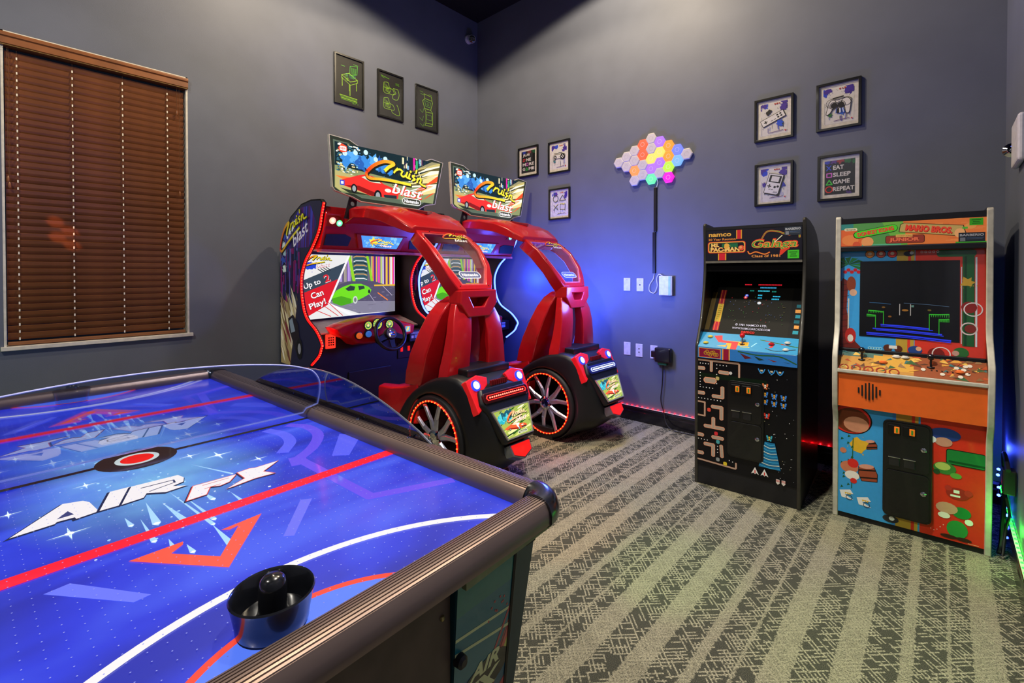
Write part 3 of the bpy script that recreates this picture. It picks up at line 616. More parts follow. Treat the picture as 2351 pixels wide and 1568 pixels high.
MB().tube(catmull([(2.402, -.008, 2.195), (2.415, -.012, 2.215), (2.425, -.012, 2.245), (2.415, -.012, 2.28)], 5), .0035, 6).build('light_cord', CWH, hx, smooth=True).location = -hx.location
bx = thing('adapter_box', 'white square power adapter box on the wall below the cord cover', 'adapter', (2.512, 0, 1.296))
MB().box((-.062, -.040, -.088), (.062, 0, .088)).build('housing', mat('adapter_white', 'e2e4e6', 0.4), bx, bevel=.005); MB().box((.030, -.043, -.086), (.050, -.039, .086)).build('side_groove', mat('adapter_groove', '9cc8c8', 0.4), bx)
MB().tube(catmull([(2.392, -.008, 1.415), (2.385, -.015, 1.36), (2.350, -.02, 1.30), (2.350, -.02, 1.245), (2.395, -.02, 1.228), (2.425, -.02, 1.29), (2.420, -.02, 1.36), (2.445, -.025, 1.40), (2.49, -.03, 1.378)], 6), .0035, 6).build('looped_cord', CWH, bx, smooth=True).location = -bx.location

# outlets and wall plates
PLW = mat('plate_white', 'dcd8de', 0.35); DK = mat('slot_dark', '18181c', 0.6)
def plate(x, z, label, kind, cat='wall plate'):
    r = thing('wall_plate', label, cat, (x, 0, z)); MB().box((-.036, -.007, -.062), (.036, 0, .062)).build('cover', PLW, r, bevel=.003)
    if kind == 'hole': MB().lathe([(.0, -.0092), (.007, -.0092), (.007, -.006)], (0, 0, 0), 'y', 12).build('jack', DK, r)
    if kind == 'two':
        for dz in (-.016, .016): MB().lathe([(.0, -.0092), (.006, -.0092), (.006, -.006)], (0, 0, dz), 'y', 12).build('jack', DK, r)
    if kind == 'screw':
        for dz in (-.045, .045): MB().lathe([(.0, -.0092), (.003, -.0088), (.003, -.006)], (0, 0, dz), 'y', 8).build('screw', mat('screw_steel', 'a8a8ae', 0.3, metal=.9), r)
plate(2.109, 1.302, 'upper blank white wall plate beside the jack plate', 'screw'); plate(2.246, 1.300, 'upper white wall plate with one dark jack hole', 'hole')
plate(2.113, .681, 'lower blank white wall plate, leftmost of the low three', 'screw'); plate(2.239, .676, 'lower white wall plate with two small dark jacks', 'two'); plate(2.388, .676, 'lower white outlet plate partly covered by the black adapter', 'hole', 'outlet')
ad = thing('power_adapter', 'black plug-in power adapter on the lower outlet', 'adapter', (2.495, 0, .665))
MB().box((-.075, -.066, -.066), (.075, -.007, .066)).build('housing', mat('adapter_black', '141418', 0.3, coat=.3), ad, bevel=.012, bseg=3); MB().box((-.05, -.05, -.092), (.035, -.014, -.066)).build('plug', mat('plug_green', '1c5a34', 0.5), ad, bevel=.004)
MB().box((-.115, -.05, -.03), (-.075, -.008, .03)).build('prongs_block', mat('adapter_black', '141418', 0.3), ad, bevel=.005)
MB().tube(catmull([(2.49, -.03, .575), (2.482, -.028, .40), (2.47, -.03, .25), (2.50, -.035, .145), (2.54, -.06, .05), (2.62, -.08, .012), (2.80, -.07, .010), (3.0, -.09, .010)], 7), .005, 6).build('power_cord', mat('cord_black', '101014', 0.5), ad, smooth=True).location = -ad.location

# security camera in the corner
sc_ = thing('security_camera', 'small white turret security camera high in the corner', 'camera', (0, -.160, 4.305))
MB().lathe([(0, 0), (.052, 0), (.052, .022), (.046, .030), (0, .030)], (0, 0, 0), 'x', 20).build('base', mat('camera_white', 'd8dce0', 0.35), sc_, smooth=True)
MB().ball((.062, 0.008, -.006), .050, 16, sc=(1, 1, 1)).build('ball', mat('camera_white', 'd8dce0', 0.35), sc_, smooth=True)
d_ = Vector((.65, -.55, -.42)).normalized(); lens = MB(); Uv = d_.cross(Vector((0, 0, 1))).normalized(); Vv = Uv.cross(d_); c0 = Vector((.062, .008, -.006))
lens.loft([[c0 + d_ * h + (Uv * math.cos(a) + Vv * math.sin(a)) * r for a in [2 * math.pi * i / 16 for i in range(16)]] for r, h in ((.040, .030), (.036, .046), (.020, .052), (.012, .050))])
lens.build('lens', mat('camera_lens', '060608', 0.08, coat=.8), sc_, smooth=True)

# fixture, adapter, cables and blue fairy lights on the right wall
fx = thing('wall_fixture', 'white rounded fixture with a chrome knob on the right wall', 'wall fixture', (RX, -.80, 2.03))
MB().box((-.028, -.17, -.11), (0, .105, .11)).build('housing', mat('fixture_white', 'd6d4d8', 0.4), fx, bevel=.02, bseg=3)
MB().lathe([(0, .045), (.020, .042), (.034, .028), (.036, .010), (.020, 0), (0.02, -.02)], (-.02, .155, .0), 'y', 16).build('knob', mat('chrome', 'd8dce4', 0.06, metal=1.0), fx, smooth=True)
ra = thing('power_adapter', 'black adapter hanging on the right wall beside the orange cabinet', 'adapter', (RX, -.79, .405))
MB().box((-.052, -.032, -.075), (-.003, .032, .045)).build('housing', mat('adapter_black', '141418', 0.3), ra, bevel=.006)
CBK = mat('cord_black', '101014', 0.5)
MB().tube(catmull([(4.60, -.86, .46), (4.60, -.72, .49), (4.605, -.57, .45), (4.61, -.57, .30), (4.60, -.66, .18), (4.59, -.72, .05), (4.58, -.76, .012)], 6), .010, 6).build('looped_cable', CBK, ra, smooth=True).location = -ra.location
MB().tube(catmull([(4.60, -.80, .31), (4.612, -.78, .22), (4.605, -.74, .14), (4.590, -.80, .02)], 6), .006, 6).build('adapter_cord', CBK, ra, smooth=True).location = -ra.location
fl = thing('fairy_light_string', 'blue glowing light string bunched behind the orange cabinet', 'light string', (4.60, -.30, .2))
fr_ = random.Random(4); pts = [(fr_.uniform(-.015, .022), -.14 - .017 * i + fr_.uniform(-.02, .02), .14 - .026 * i + fr_.uniform(-.03, .05)) for i in range(12)]
MB().tube(catmull(pts, 4), .003, 5).build('wire', CBK, fl); m = MB()
for p in pts: m.ball(p, .008, 6)
m.build('bulb', glow('blue_bulb', '3048ff', 22), fl, kind='stuff')
# ================================================================== two sit-down racing cabinets
RED = mat('moulded_red', 'c4121c', 0.28, coat=0.35, noise=0.05); BLK = mat('moulded_black', '121318', 0.42, noise=0.1, bump=0.1, bscale=500)
CABK = mat('cabinet_black', '0c0c10', 0.55); RUB = mat('tyre_rubber', '141418', 0.55, bump=0.2, bscale=120); CHR = mat('chrome', 'd8dce4', 0.12, metal=1.0)
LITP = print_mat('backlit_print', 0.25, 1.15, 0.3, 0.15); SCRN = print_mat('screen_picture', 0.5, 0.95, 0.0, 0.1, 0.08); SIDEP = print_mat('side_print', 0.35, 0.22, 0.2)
PLEX = glass_mat('plexiglass', (.92, .93, .97, 1), 0.06)
FRONT = [(.62, .67), (.745, .755), (.785, .815), (.796, .86), (.70, .951), (.53, 1.044), (.452, 1.18), (.434, 1.363), (.51, 1.506), (.63, 1.608), (.754, 1.74), (.807, 1.87), (.842, 1.955)]
FRC = [tuple(p)[:2] for p in catmull([(a, b, 0) for a, b in FRONT], 5)]
BACK = [(.80, 1.985), (.635, 1.998), (.458, 1.980), (.242, 1.890), (.09, 1.71), (.025, 1.45), (.025, 0.0), (.56, 0.0), (.56, .52)]
def plate_holes(outline, holes, fn, d0, d1):
    mb = MB(); loops = [outline] + holes; tr = tessellate_polygon([[Vector((p[0], p[1], 0)) for p in L] for L in loops])
    flat = [p for L in loops for p in L]; n = len(flat)
    vs = [fn(p[0], p[1], d0) for p in flat] + [fn(p[0], p[1], d1) for p in flat]; fs = [tuple(t) for t in tr] + [tuple(i + n for i in t) for t in tr]
    k = 0
    for L in loops:
        m = len(L); fs += [(k + i, k + (i + 1) % m, n + k + (i + 1) % m, n + k + i) for i in range(m)]; k += m
    return mb.add(vs, fs)
MARQ = [(-.545, 2.465), (-.378, 2.457), (-.318, 2.430), (-.285, 2.417), (.344, 2.415), (.415, 2.447), (.430, 2.450), (.560, 2.436), (.466, 2.040), (.358, 2.018), (.281, 1.972), (-.279, 1.981), (-.354, 2.010), (-.498, 2.043), (-.520, 2.07)]
def shrink(P, d):
    """move an outline inward by d"""
    n = len(P); ar = sum(P[i][0] * P[(i + 1) % n][1] - P[(i + 1) % n][0] * P[i][1] for i in range(n)); sg = 1 if ar > 0 else -1; out = []
    for i in range(n):
        a, b, c = Vector(P[i - 1]), Vector(P[i]), Vector(P[(i + 1) % n]); e1 = (b - a).normalized(); e2 = (c - b).normalized()
        n1 = Vector((-e1.y, e1.x)) * sg; n2 = Vector((-e2.y, e2.x)) * sg; m = (n1 + n2); m = m / max(0.35, m.length_squared / 2) if m.length > 1e-6 else n1
        out.append(tuple(b + m * d))
    return out
def marquee_art(a):
    a.poly(shrink(MARQ, .006), '2a3026'); a.poly(shrink(MARQ, .030), '5a6a58')
    a.clip = [(-.50, 2.07), (-.44, 2.035), (.44, 2.045), (.52, 2.42), (-.50, 2.42)]
    a.rect(-.50, 2.20, .52, 2.42, '10282e'); a.poly([(-.5, 2.0), (.53, 2.0), (.53, 2.26), (.10, 2.20), (-.5, 2.24)], '8a9464')
    q = random.Random(3)
    for i in range(130):
        x = q.uniform(-.49, -.30); y = q.uniform(2.17, 2.41); a.rect(x, y, x + q.uniform(.008, .03), y + q.uniform(.004, .014), q.choice(['f4f8e8', '9ad0e0', '306878', '183038', 'f0d890', '0c1c22']))
    for i in range(70):
        x = q.uniform(.10, .50); y = q.uniform(2.22, 2.42); a.rect(x, y, x + q.uniform(.004, .02), y + q.uniform(.015, .06), q.choice(['2a4a68', '80b0d0', '1a1820', 'e8e0b0', '4a2a50', '183048']))
    a.rect(.22, 2.31, .24, 2.42, 'e020a0'); a.rect(.25, 2.31, .27, 2.40, '30b070')
    for i in range(26):
        y = 2.10 + i * .011; x = .15 + q.uniform(0, .2); a.poly([(x, y - .03), (.53, y + q.uniform(.03, .09)), (.53, y + q.uniform(.10, .12)), (x, y - .024)], q.choice(['fff8d8', 'e8d890', 'c8b870', 'f05020', '60582c', 'ffffff', '98906a']))
    for i in range(7): a.splat(-.40 + .06 * i, 2.30 + .02 * math.sin(i * 2), .055, ['3a8ad8', '58a8ea', '2860b0'][i % 3], 18, i)
    for i in range(5): a.disc(-.42 + i * .09, 2.34 + .02 * (i % 3), .02, 'c8f0ff', 10)
    a.poly([(-.5, 2.20), (-.2, 2.16), (.05, 2.07), (-.1, 2.03), (-.5, 2.05)], 'b8b070'); a.poly([(-.46, 2.07), (.2, 2.00), (.25, 1.99), (-.3, 2.0)], '2a3424')
    a.poly([(-.50, 2.16), (-.30, 2.16), (-.06, 2.10), (-.06, 2.06), (-.34, 2.10)], 'ff7a30')
    car(a, -.46, 2.005, .53, .20, 'e8302a', '8a1410', 'd0dcc0'); a.rect(-.10, 2.0, .06, 2.024, '203048')
    a.splat(-.435, 2.375, .034, 'f04828', 10, 5, .2); a.rrect(-.462, 2.358, -.408, 2.392, .008, 'fff4ec'); a.text('NEW', -.456, 2.366, .042, .018, 'e03020')
    a.rect(-.462, 2.092, -.424, 2.13, '2a48c8'); a.rect(-.454, 2.10, -.432, 2.122, 'f4f4ff')
    a.clip = None
    cruisn(a, -.245, 2.155, .60, .20, .022, -.06, 'ff3c10', 'ffe838', '1c1c10', True, 'ffffff', 'e82818')
    for i in range(4): a.line([(.0 + .015 * i, 2.155 - .012 * i), (.06 + .015 * i, 2.115 - .012 * i)], .006, 'f8f0e0' if i % 2 else '20201c')
    a.rrect(.10, 2.005, .295, 2.062, .028, 'f4f4ee'); a.rrect(.106, 2.011, .289, 2.056, .022, '3a3c2c'); a.text('Nintendo', .122, 2.019, .15, .030, 'ffffff', .03)
def header_logo(a, w, h):
    a.rect(0, 0, w, h, '4a98e8'); q = random.Random(2)
    for i in range(24): a.disc(q.uniform(0, w), q.uniform(0, h), q.uniform(.006, .02), q.choice(['6ab4f4', '3a80d8', '80c4f8']), 9)
    a.splat(w * .30, h * .55, h * .33, 'f4e838', 16, 4); cruisn(a, w * .24, h * .36, w * .56, h * .44, .008, -.05, 'ff4820', 'fff060', '203050', True, 'ffffff', 'e02030')
    for i in range(4): a.line([(w * (.36 + .05 * i), h * .24), (w * (.44 + .05 * i), h * .10)], .004, '182848')
def screen_art(a):
    """game screen: v along the screen, z up"""
    a.clip = [(-.50, 1.0), (.455, 1.03), (.455, 1.575), (-.50, 1.575)]
    a.rect(-.5, 1.0, .46, 1.58, 'f0f2ee')
    a.clip = [(-.03, 1.575), (-.232, 1.135), (.06, 1.03), (.455, 1.03), (.455, 1.575)]
    a.rect(-.3, 1.0, .46, 1.58, '706878'); q = random.Random(8)
    for i in range(64):
        x = q.uniform(.16, .455); a.rect(x, 1.30, x + q.uniform(.004, .022), 1.575, q.choice(['f040c0', 'f8d040', '40e0a0', 'e8f070', '5068e0', 'f0f0f0', '602878', 'ff7040']))
    for i in range(36):
        x = q.uniform(-.22, -.02); a.rect(x, 1.33, x + q.uniform(.004, .016), 1.575, q.choice(['b080e0', '706090', 'c8b0f0', '504868', 'e8e0b0']))
    a.poly([(-.02, 1.33), (.0, 1.575), (.17, 1.575), (.15, 1.33)], '486868')
    for i in range(11): y = 1.345 + i * .021; a.poly([(.005, y), (.03, y + .012), (.11, y + .012), (.145, y), (.145, y + .008), (.11, y + .020), (.03, y + .020), (.005, y + .008)], ['f0f4f0', '204858', 'f0b060', '101820'][i % 4])
    for x0, x1 in ((-.035, -.005), (.155, .18)): a.poly([(x0 + .03, 1.33), (x1 + .03, 1.33), (x1 - .02, 1.575), (x0 - .02, 1.575)], '98e020')
    a.poly([(-.24, 1.27), (-.05, 1.335), (.22, 1.335), (.46, 1.26), (.46, 1.0), (-.24, 1.0)], '585468'); a.poly([(-.24, 1.16), (.46, 1.13), (.46, 1.0), (-.24, 1.0)], '8a8898')
    for i in range(40): x, y = q.uniform(-.1, .45), q.uniform(1.03, 1.28); a.rect(x, y, x + .03, y + .003, q.choice(['a8a0b8', '686478', '7c7488']))
    a.line([(.26, 1.22), (.37, 1.145)], .010, 'ff8828'); a.line([(.30, 1.30), (.42, 1.19)], .004, 'd8d0e0'); a.line([(.16, 1.22), (.22, 1.14)], .004, 'd8d0e0'); a.rect(.22, 1.285, .455, 1.30, 'f0c030')
    f = lambda L: [(p[0], p[1]) for p in L]
    a.poly(f([(-.21, 1.19), (-.17, 1.25), (-.10, 1.285), (-.02, 1.31), (.08, 1.31), (.16, 1.28), (.19, 1.25), (.17, 1.21), (.06, 1.16), (-.02, 1.13), (-.12, 1.11), (-.20, 1.14)]), '78e818')
    a.poly(f([(-.21, 1.18), (-.12, 1.20), (-.02, 1.17), (-.02, 1.13), (-.12, 1.11), (-.20, 1.14)]), '50b010'); a.poly(f([(-.08, 1.265), (-.03, 1.295), (.02, 1.285), (.01, 1.25), (-.05, 1.245)]), '304038'); a.poly(f([(.05, 1.29), (.11, 1.29), (.12, 1.265), (.06, 1.25)]), '304038')
    a.disc(.02, 1.16, .024, 'd8e0d8', 14, .036); a.disc(.02, 1.16, .013, '788078', 12, .022); a.disc(.165, 1.235, .012, '202420', 10, .02)
    a.clip = [(-.50, 1.0), (.455, 1.03), (.455, 1.575), (-.50, 1.575)]
    a.poly([(-.50, 1.335), (-.06, 1.515), (-.145, 1.335), (-.50, 1.205)], '3c4c58'); a.poly([(-.50, 1.225), (-.14, 1.36), (-.232, 1.135), (-.50, .995)], 'e02028')
    a.poly([(-.03, 1.575), (-.05, 1.575), (-.25, 1.135), (-.01, 1.0), (.06, 1.0), (-.228, 1.14)], 'ffffff')
    for x in (-.36, -.29, -.245): a.line([(x, 1.085 + (x + .36) * .55), (x + .14, 1.02)], .006, 'e02028')
    for i in range(3): a.splat(-.44 + .03 * i, 1.475, .035, '2848d0', 14, i)
    cruisn(a, -.46, 1.465, .25, .085, .010, .14, 'f02818', 'f0e020', '101010', True, 'f8f8f8', 'c01818')
    for i in range(4): a.line([(-.34 + .025 * i, 1.445 + .006 * i), (-.30 + .025 * i, 1.42 + .006 * i)], .007, '101014')
    t = .33; W_ = 'ffffff'
    a.text('Up to', -.455, 1.255, .155, .062, W_, .02, 0, t, '182028'); a.text('2', -.275, 1.325, .055, .068, 'e02830', .03, 0, t, 'f8f8f8', .05)
    a.text('Can', -.395, 1.180, .115, .055, W_, .02, 0, t, '580c10'); a.text('Play!', -.405, 1.075, .155, .068, W_, .02, 0, t, '580c10')
def tail_art(a, w, h):
    """rear sign: trapezoid, w along the top"""
    q = random.Random(12); a.poly([(0, h), (w, h), (w * .84, 0), (w * .16, 0)], 'a8b850'); a.clip = [(w * .17, .004), (w * .83, .004), (w - .008, h - .004), (.008, h - .004)]
    for i in range(50): y = q.uniform(0, h); x = q.uniform(0, w); a.poly([(x, y), (x + q.uniform(.03, .12), y + q.uniform(.005, .03)), (x + .1, y + .03), (x, y + .006)], q.choice(['f0f0a0', '58a030', '285818', 'd8e070', 'fff8d0', '184018']))
    for i in range(6): a.splat(w * (.14 + .06 * i), h * (.68 + .05 * (i % 3)), .030, ['30b0c0', '58d0d8', '205868'][i % 3], 14, i)
    car(a, w * .16, h * .18, w * .60, h * .28, 'f06030', '982010', 'f8e8c0'); a.splat(w * .52, h * .36, .014, 'fff8e8', 10, 1)
    cruisn(a, w * .28, h * .50, w * .58, h * .30, .009, .10, 'ff6a20', 'ffd8a0', '182010', True, 'fff0e0', 'b03020'); a.rrect(w * .44, h * .05, w * .70, h * .15, .007, 'f0f0d0'); a.rrect(w * .455, h * .065, w * .685, h * .135, .005, '506030')
    a.text('Nintendo', w * .48, h * .075, w * .18, h * .05, 'f0f0d0', .02)
def side_art(a):
    """printed outer side: x forward (negative u), z up"""
    out = [(-p[0], p[1]) for p in shrink(FRC + BACK, .012)]; a.poly(out, '20203c'); q = random.Random(21)
    def C(L): a.clip = L
    C([(-.60, 1.62), (-.12, 1.62), (-.12, 1.70), (-.26, 1.86), (-.46, 1.95), (-.62, 1.97), (-.74, 1.80)][::1])
    a.rect(-.8, 1.5, 0, 2.0, '241c50'); a.rect(-.8, 1.5, -.3, 1.78, '401050')
    for i in range(26): x = q.uniform(-.7, -.1); a.poly([(x, 1.5), (x - .02, 1.95), (x - .05, 1.95), (x - .01, 1.5)], q.choice(['2a2070', '501060', '181838', '3a3ab0']))
    C([(-.43, .62), (-.04, .62), (-.04, 1.62), (-.50, 1.62), (-.43, 1.36)][::1])
    for i in range(90): x = q.uniform(-.48, -.04); y = q.uniform(1.15, 1.6); a.rect(x, y, x + q.uniform(.008, .04), y + q.uniform(.05, .25), q.choice(['7a1060', '2a1440', '4a3a90', '141428', '98206a', '5a5aa8', '20386a']))
    a.poly([(-.5, 1.18), (-.3, 1.12), (-.04, 1.20), (-.04, .6), (-.5, .6)], 'b09a68')
    for i in range(60): x = q.uniform(-.48, -.04); y = q.uniform(.62, 1.15); a.poly([(x, y), (x + .05, y + .05), (x + .12, y + .20), (x + .04, y + .10)], q.choice(['e8dcb0', '8a7448', 'd8c8a0', '6a4a38', 'c8b8a8', 'f0e8d0', '7a2a30']))
    C([(-.52, .68), (-.10, .68), (-.10, 1.10), (-.44, 1.10)][::1])
    a.poly([(-.46, .70), (-.40, .98), (-.30, 1.06), (-.20, 1.02), (-.22, .92), (-.36, .74)], '201820'); a.poly([(-.34, .92), (-.28, 1.03), (-.22, 1.0), (-.26, .90)], '8a98a8'); a.disc(-.42, .78, .06, '101014', 16, .09); a.disc(-.42, .78, .03, '909098', 12, .045)
    a.clip = None
    for i in range(5): a.splat(-.13 + .03 * (i % 2), 1.45 + .07 * i, .035, ['d8e8e0', '3050b0', 'a8c8d0'][i % 3], 14, i)
    for i in range(4): a.splat(-.20 - .05 * i, 1.74 + .03 * i, .03, 'e8ecf0', 12, i + 9)
def side_lettering(k0):
    # title climbing along the curved top edge
    t = R(24); c, s_ = math.cos(t), math.sin(t); U = Vector((c, 0, s_)); V = Vector((-s_, 0, c))
    b = Art((0, -.5556, 0), U, V); b.k = k0; f = lambda x, z: (x * c + z * s_, -x * s_ + z * c)
    p = f(.07, 1.565); cruisn(b, p[0], p[1], .60, .19, .020, 0, 'd02028', 'e8e020', '10101c', False)
    p = f(.34, 1.625); b.text('blast', p[0], p[1], .30, .10, 'e8e4f4', .012, .25); return b
def racing_cabinet(yc, led, label, group, neon):
    T = thing('racing_cabinet', label, 'arcade game', (0, yc, 0), group=group)
    # body shell
    for sd in (-1, 1):
        o = MB().prism(FRC + BACK, lambda u, z, d: (u, d, z), sd * .555, sd * .525).build('side_panel', CABK, T)
        path = [(p[0] + .004, sd * .548, p[1]) for p in FRC]
        if neon: MB().tube(path, .0095, 6).build('neon_tube', led, o, smooth=True)
        else:
            MB().tube(path, .010, 6).build('led_channel', mat('led_channel_red', '5a1010', 0.4, emit='ff0c10', estr=1.6), o)
            m = MB(); L = 0.0
            fine = [Vector((p[0], p[1], 0)) for p in catmull([(a_, b_, 0) for a_, b_ in FRONT], 40)]
            for i in range(1, len(fine)):
                L += (fine[i] - fine[i - 1]).length
                if L >= .022: L = 0; m.ball((fine[i].x + .010, sd * .548, fine[i].y), .0075, 6)
            m.build('led_diode', led, o, kind='stuff')
        if sd < 0:
            a = Art((0, -.5556, 0), (-1, 0, 0), (0, 0, 1)); a.N = Vector((0, -1, 0)); side_art(a)
            b = side_lettering(a.k + 4); n0 = len(a.mb.v); a.mb.v += b.mb.v
            for fa, mi, cc_ in zip(b.mb.f, b.mb.m, b.mb.c): a.mb.f.append([i + n0 for i in fa]); a.mb.m.append(mi); a.mb.c.append(cc_)
            a.build('side_print', SIDEP, o)
    MB().box((.03, -.52, 0), (.20, .52, 1.66)).box((.20, -.52, 0), (.56, .52, .90)).build('cabinet_body', CABK, T)
    MB().box((.20, -.522, .99), (.276, .522, 1.60)).build('monitor', mat('monitor_black', '08080a', 0.3), T)
    a = Art((.284, 0, 0), (0, 1, 0), (0, 0, 1)); screen_art(a); a.build('screen_print', SCRN, T)
    MB().hexa([(.22, -.52, .985), (.58, -.52, .90), (.58, .52, .90), (.22, .52, .985)], [(.22, -.52, 1.0), (.585, -.52, .912), (.585, .52, .912), (.22, .52, 1.0)]).build('ledge', mat('ledge_grey', '8a8f92', 0.4), T)
    # header with lamps, speakers and lit title
    HS = [(.30, 1.60), (.72, 1.595), (.735, 1.61), (.79, 1.74), (.832, 1.87), (.80, 1.935), (.60, 1.965), (.30, 1.94)]
    hd = MB().hexa([(x, -.524, z) for x, z in HS], [(x, .524, z) for x, z in HS]).build('header', RED, T, bevel=.012, smooth=True)
    MB().box((.66, -.52, 1.578), (.745, .52, 1.600)).build('header_edge', mat('edge_white_red', 'd86868', 0.3, coat=.4), hd)
    F1 = lambda v, s, d: Vector((.735 + .39 * s - (-.92) * d * 1.0, v, 1.61 + .92 * s - .39 * d))    # lower front of the header
    F2 = lambda v, s, d: Vector((.79 + .307 * s + .952 * d, v, 1.74 + .952 * s - .307 * d))          # upper front
    for sd in (-1, 1):
        pts = [(sd * .505, .025), (sd * .50, .118), (sd * .34, .125), (sd * .285, .10), (sd * .30, .025)]
        MB().prism(pts, F1, -.004, .006).build('speaker_grille', mat('grille_dark', '101816', 0.6, bump=.4, bscale=300), hd)
        pts = [(sd * .515, .04), (sd * .51, .128), (sd * .42, .13), (sd * .345, .045)]
        MB().prism(pts, F2, -.003, .006).build('lamp_lens', mat('lamp_lens_red', 'a02818', 0.15, coat=.5), hd)
        for v, s, c, r in ((.468, .088, 'ff9020', .027), (.408, .072, '10ff50', .025)):
            ce = F2(sd * v, s, .008); Uq, Vq = (0, 1, 0), (.307, 0, .952)
            MB().disc(ce, Uq, Vq, r, 18).build('header_lamp', mat('lamp_' + c, 'ffffff', 0.3, emit=c, estr=1.5), hd)
            MB().disc(F2(sd * v, s, .011), Uq, Vq, r * .45, 14).build('lamp_core', mat('lamp_core_' + c, 'ffffff', .3, emit='ffc060' if c[0] == 'f' else 'a0ffc0', estr=2.2), hd)
    MB().ring([(-.205, .012), (.205, .012), (.25, .138), (-.25, .138)], [(-.165, .022), (.165, .022), (.205, .128), (-.205, .128)], F1, -.004, .014).build('title_bezel', RED, hd, bevel=.003)
    a2 = Art(F1(-.205, .02, .010), (0, 1, 0), (.39, 0, .92)); a2.clip = [(.04, .002), (.37, .002), (.41, .108), (0, .108)]; header_logo(a2, .41, .108)
    a2.build('title_sign', LITP, hd)
    # roof
    RS = [(.82, 1.80, 1.925, .37, .01), (.95, 1.845, 1.935, .362, .010), (1.12, 1.828, 1.925, .352, .014), (1.30, 1.792, 1.890, .342, .016), (1.44, 1.742, 1.835, .322, .014), (1.54, 1.705, 1.775, .290, .006), (1.585, 1.690, 1.745, .262, .0)]
    rings = []
    for x, zb, zt, w, k in RS:
        rings.append([(x, -w, zb), (x, -w, zt - .018), (x, -w + .03, zt), (x, -.20, zt), (x, -.165, zt + k), (x, .165, zt + k), (x, .20, zt), (x, w - .03, zt), (x, w, zt - .018), (x, w, zb), (x, w - .09, zb + .012), (x, -w + .09, zb + .012)])
    rf = MB().loft(rings).build('roof', RED, T, smooth=True, bevel=.006)
    MB().prism([(.98, -.10), (1.34, -.11), (1.42, 0), (1.34, .11), (.98, .10)], lambda x, v, d: (x, v, 1.942 - .30 * max(0, x - 1.12) ** 1.3 + d), -.02, .006).build('roof_scoop', mat('moulded_red_dark', '8a0c16', 0.35, coat=.3), rf, bevel=.004)
    # lit title board on two brackets
    mq = MB().prism(MARQ, lambda v, z, d: (.918 + d, v, z), -.022, .006).build('marquee', mat('marquee_edge', 'd8d4c4', 0.35), T)
    a = Art((.9245, 0, 0), (0, 1, 0), (0, 0, 1)); marquee_art(a); a.build('marquee_print', LITP, mq)
    m = MB()
    for v, z in ((-.525, 2.44), (.52, 2.42), (-.485, 2.06), (.44, 2.06), (0, 2.405)): m.lathe([(0, .932), (.005, .931), (.006, .926)], (0, v, z), 'x', 8)
    for sd in (-1, 1):
        ol = [(sd * .405, 1.84), (sd * .315, 1.84), (sd * .285, 2.06), (sd * .345, 2.06)]; ci = lambda cv, cz, r: [(cv + r * math.cos(R(30 * i)), cz + r * math.sin(R(30 * i))) for i in range(12)]
        plate_holes(ol, [ci(sd * .345, 1.905, .019), ci(sd * .332, 1.962, .019)], lambda v, z, d: (.885 + d, v, z), -.006, .006).build('bracket', BLK, mq)
    # rear window frame, yoke, struts
    P0 = Vector((1.965, 0, 1.30)); Vw = Vector((-.6705, 0, .742)); Nw = Vector((.742, 0, .6705)); bu = lambda s: .055 * math.sin(math.pi * min(1, max(0, s / .565)))
    FW = lambda v, s, d: P0 + Vector((0, v, 0)) + Vw * s + Nw * (bu(s) + d)
    O_ = [(.160, -.005), (.205, .09), (.232, .20), (.250, .385), (.248, .50), (.226, .565)]; I_ = [(.110, .030), (.138, .085), (.180, .17), (.208, .34), (.212, .50), (.192, .535)]
    mir = lambda L: [(-v, s) for v, s in L] + [(v, s) for v, s in reversed(L)]
    wf_ = MB().ring(mir(O_), mir(I_), FW, -.105, 0.0).build('canopy_frame', RED, T, smooth=True, bevel=.008)
    lip = lambda L, k: [(v * k, .28 + (s - .28) * k) for v, s in L]
    MB().ring(mir(I_), mir([(v - .010, .28 + (s - .28) * .955) for v, s in I_]), FW, -.018, -.006).build('window_gasket', mat('gasket', 'd86060', .3, coat=.4), wf_)
    px = MB(); rows = [(0.112, .03), (.138, .085), (.180, .17), (.208, .34), (.212, .50), (.192, .537)]
    px.loft([[FW(-v, s, -.014), FW(v, s, -.014), FW(v, s, -.019), FW(-v, s, -.019)] for v, s in rows]).build('plexi_window', PLEX, wf_)
    a = Art(FW(0, .28, -.012), (0, 1, 0), Vw); cruisn(a, -.075, .155, .24, .062, .008, -.02, 'ff3020', 'f0e040', '201818', True, 'ffffff', '701010')
    a2 = Art(FW(0, .11, -.010), (0, 1, 0), Vw); a2.rrect(-.10, -.034, .10, .034, .03, 'f4f4f4'); a2.rrect(-.093, -.027, .093, .027, .024, '606890'); a2.text('Nintendo', -.075, -.014, .15, .028, 'ffffff', .03)
    a.build('window_lettering', print_mat('decal_print', .4), wf_); a2.build('window_badge', print_mat('decal_print', .4), wf_)
    m = MB()
    for v, s in mir([(.135, .02), (.228, .26), (.232, .45), (.12, .55)]): c_ = FW(v, s, .001); m.ball(c_, .005, 6)
    m.build('frame_bolts', DK, wf_, kind='stuff')
    yk = [(-.165, 1.292), (.165, 1.292), (.172, 1.20), (.100, 1.108), (-.100, 1.108), (-.172, 1.20)]
    plate_holes(yk, [[(-.088, 1.240), (.088, 1.240), (.052, 1.178), (-.052, 1.178)]], lambda v, z, d: (1.985 + d, v, z), -.11, .02).build('headrest_yoke', RED, T, bevel=.008)
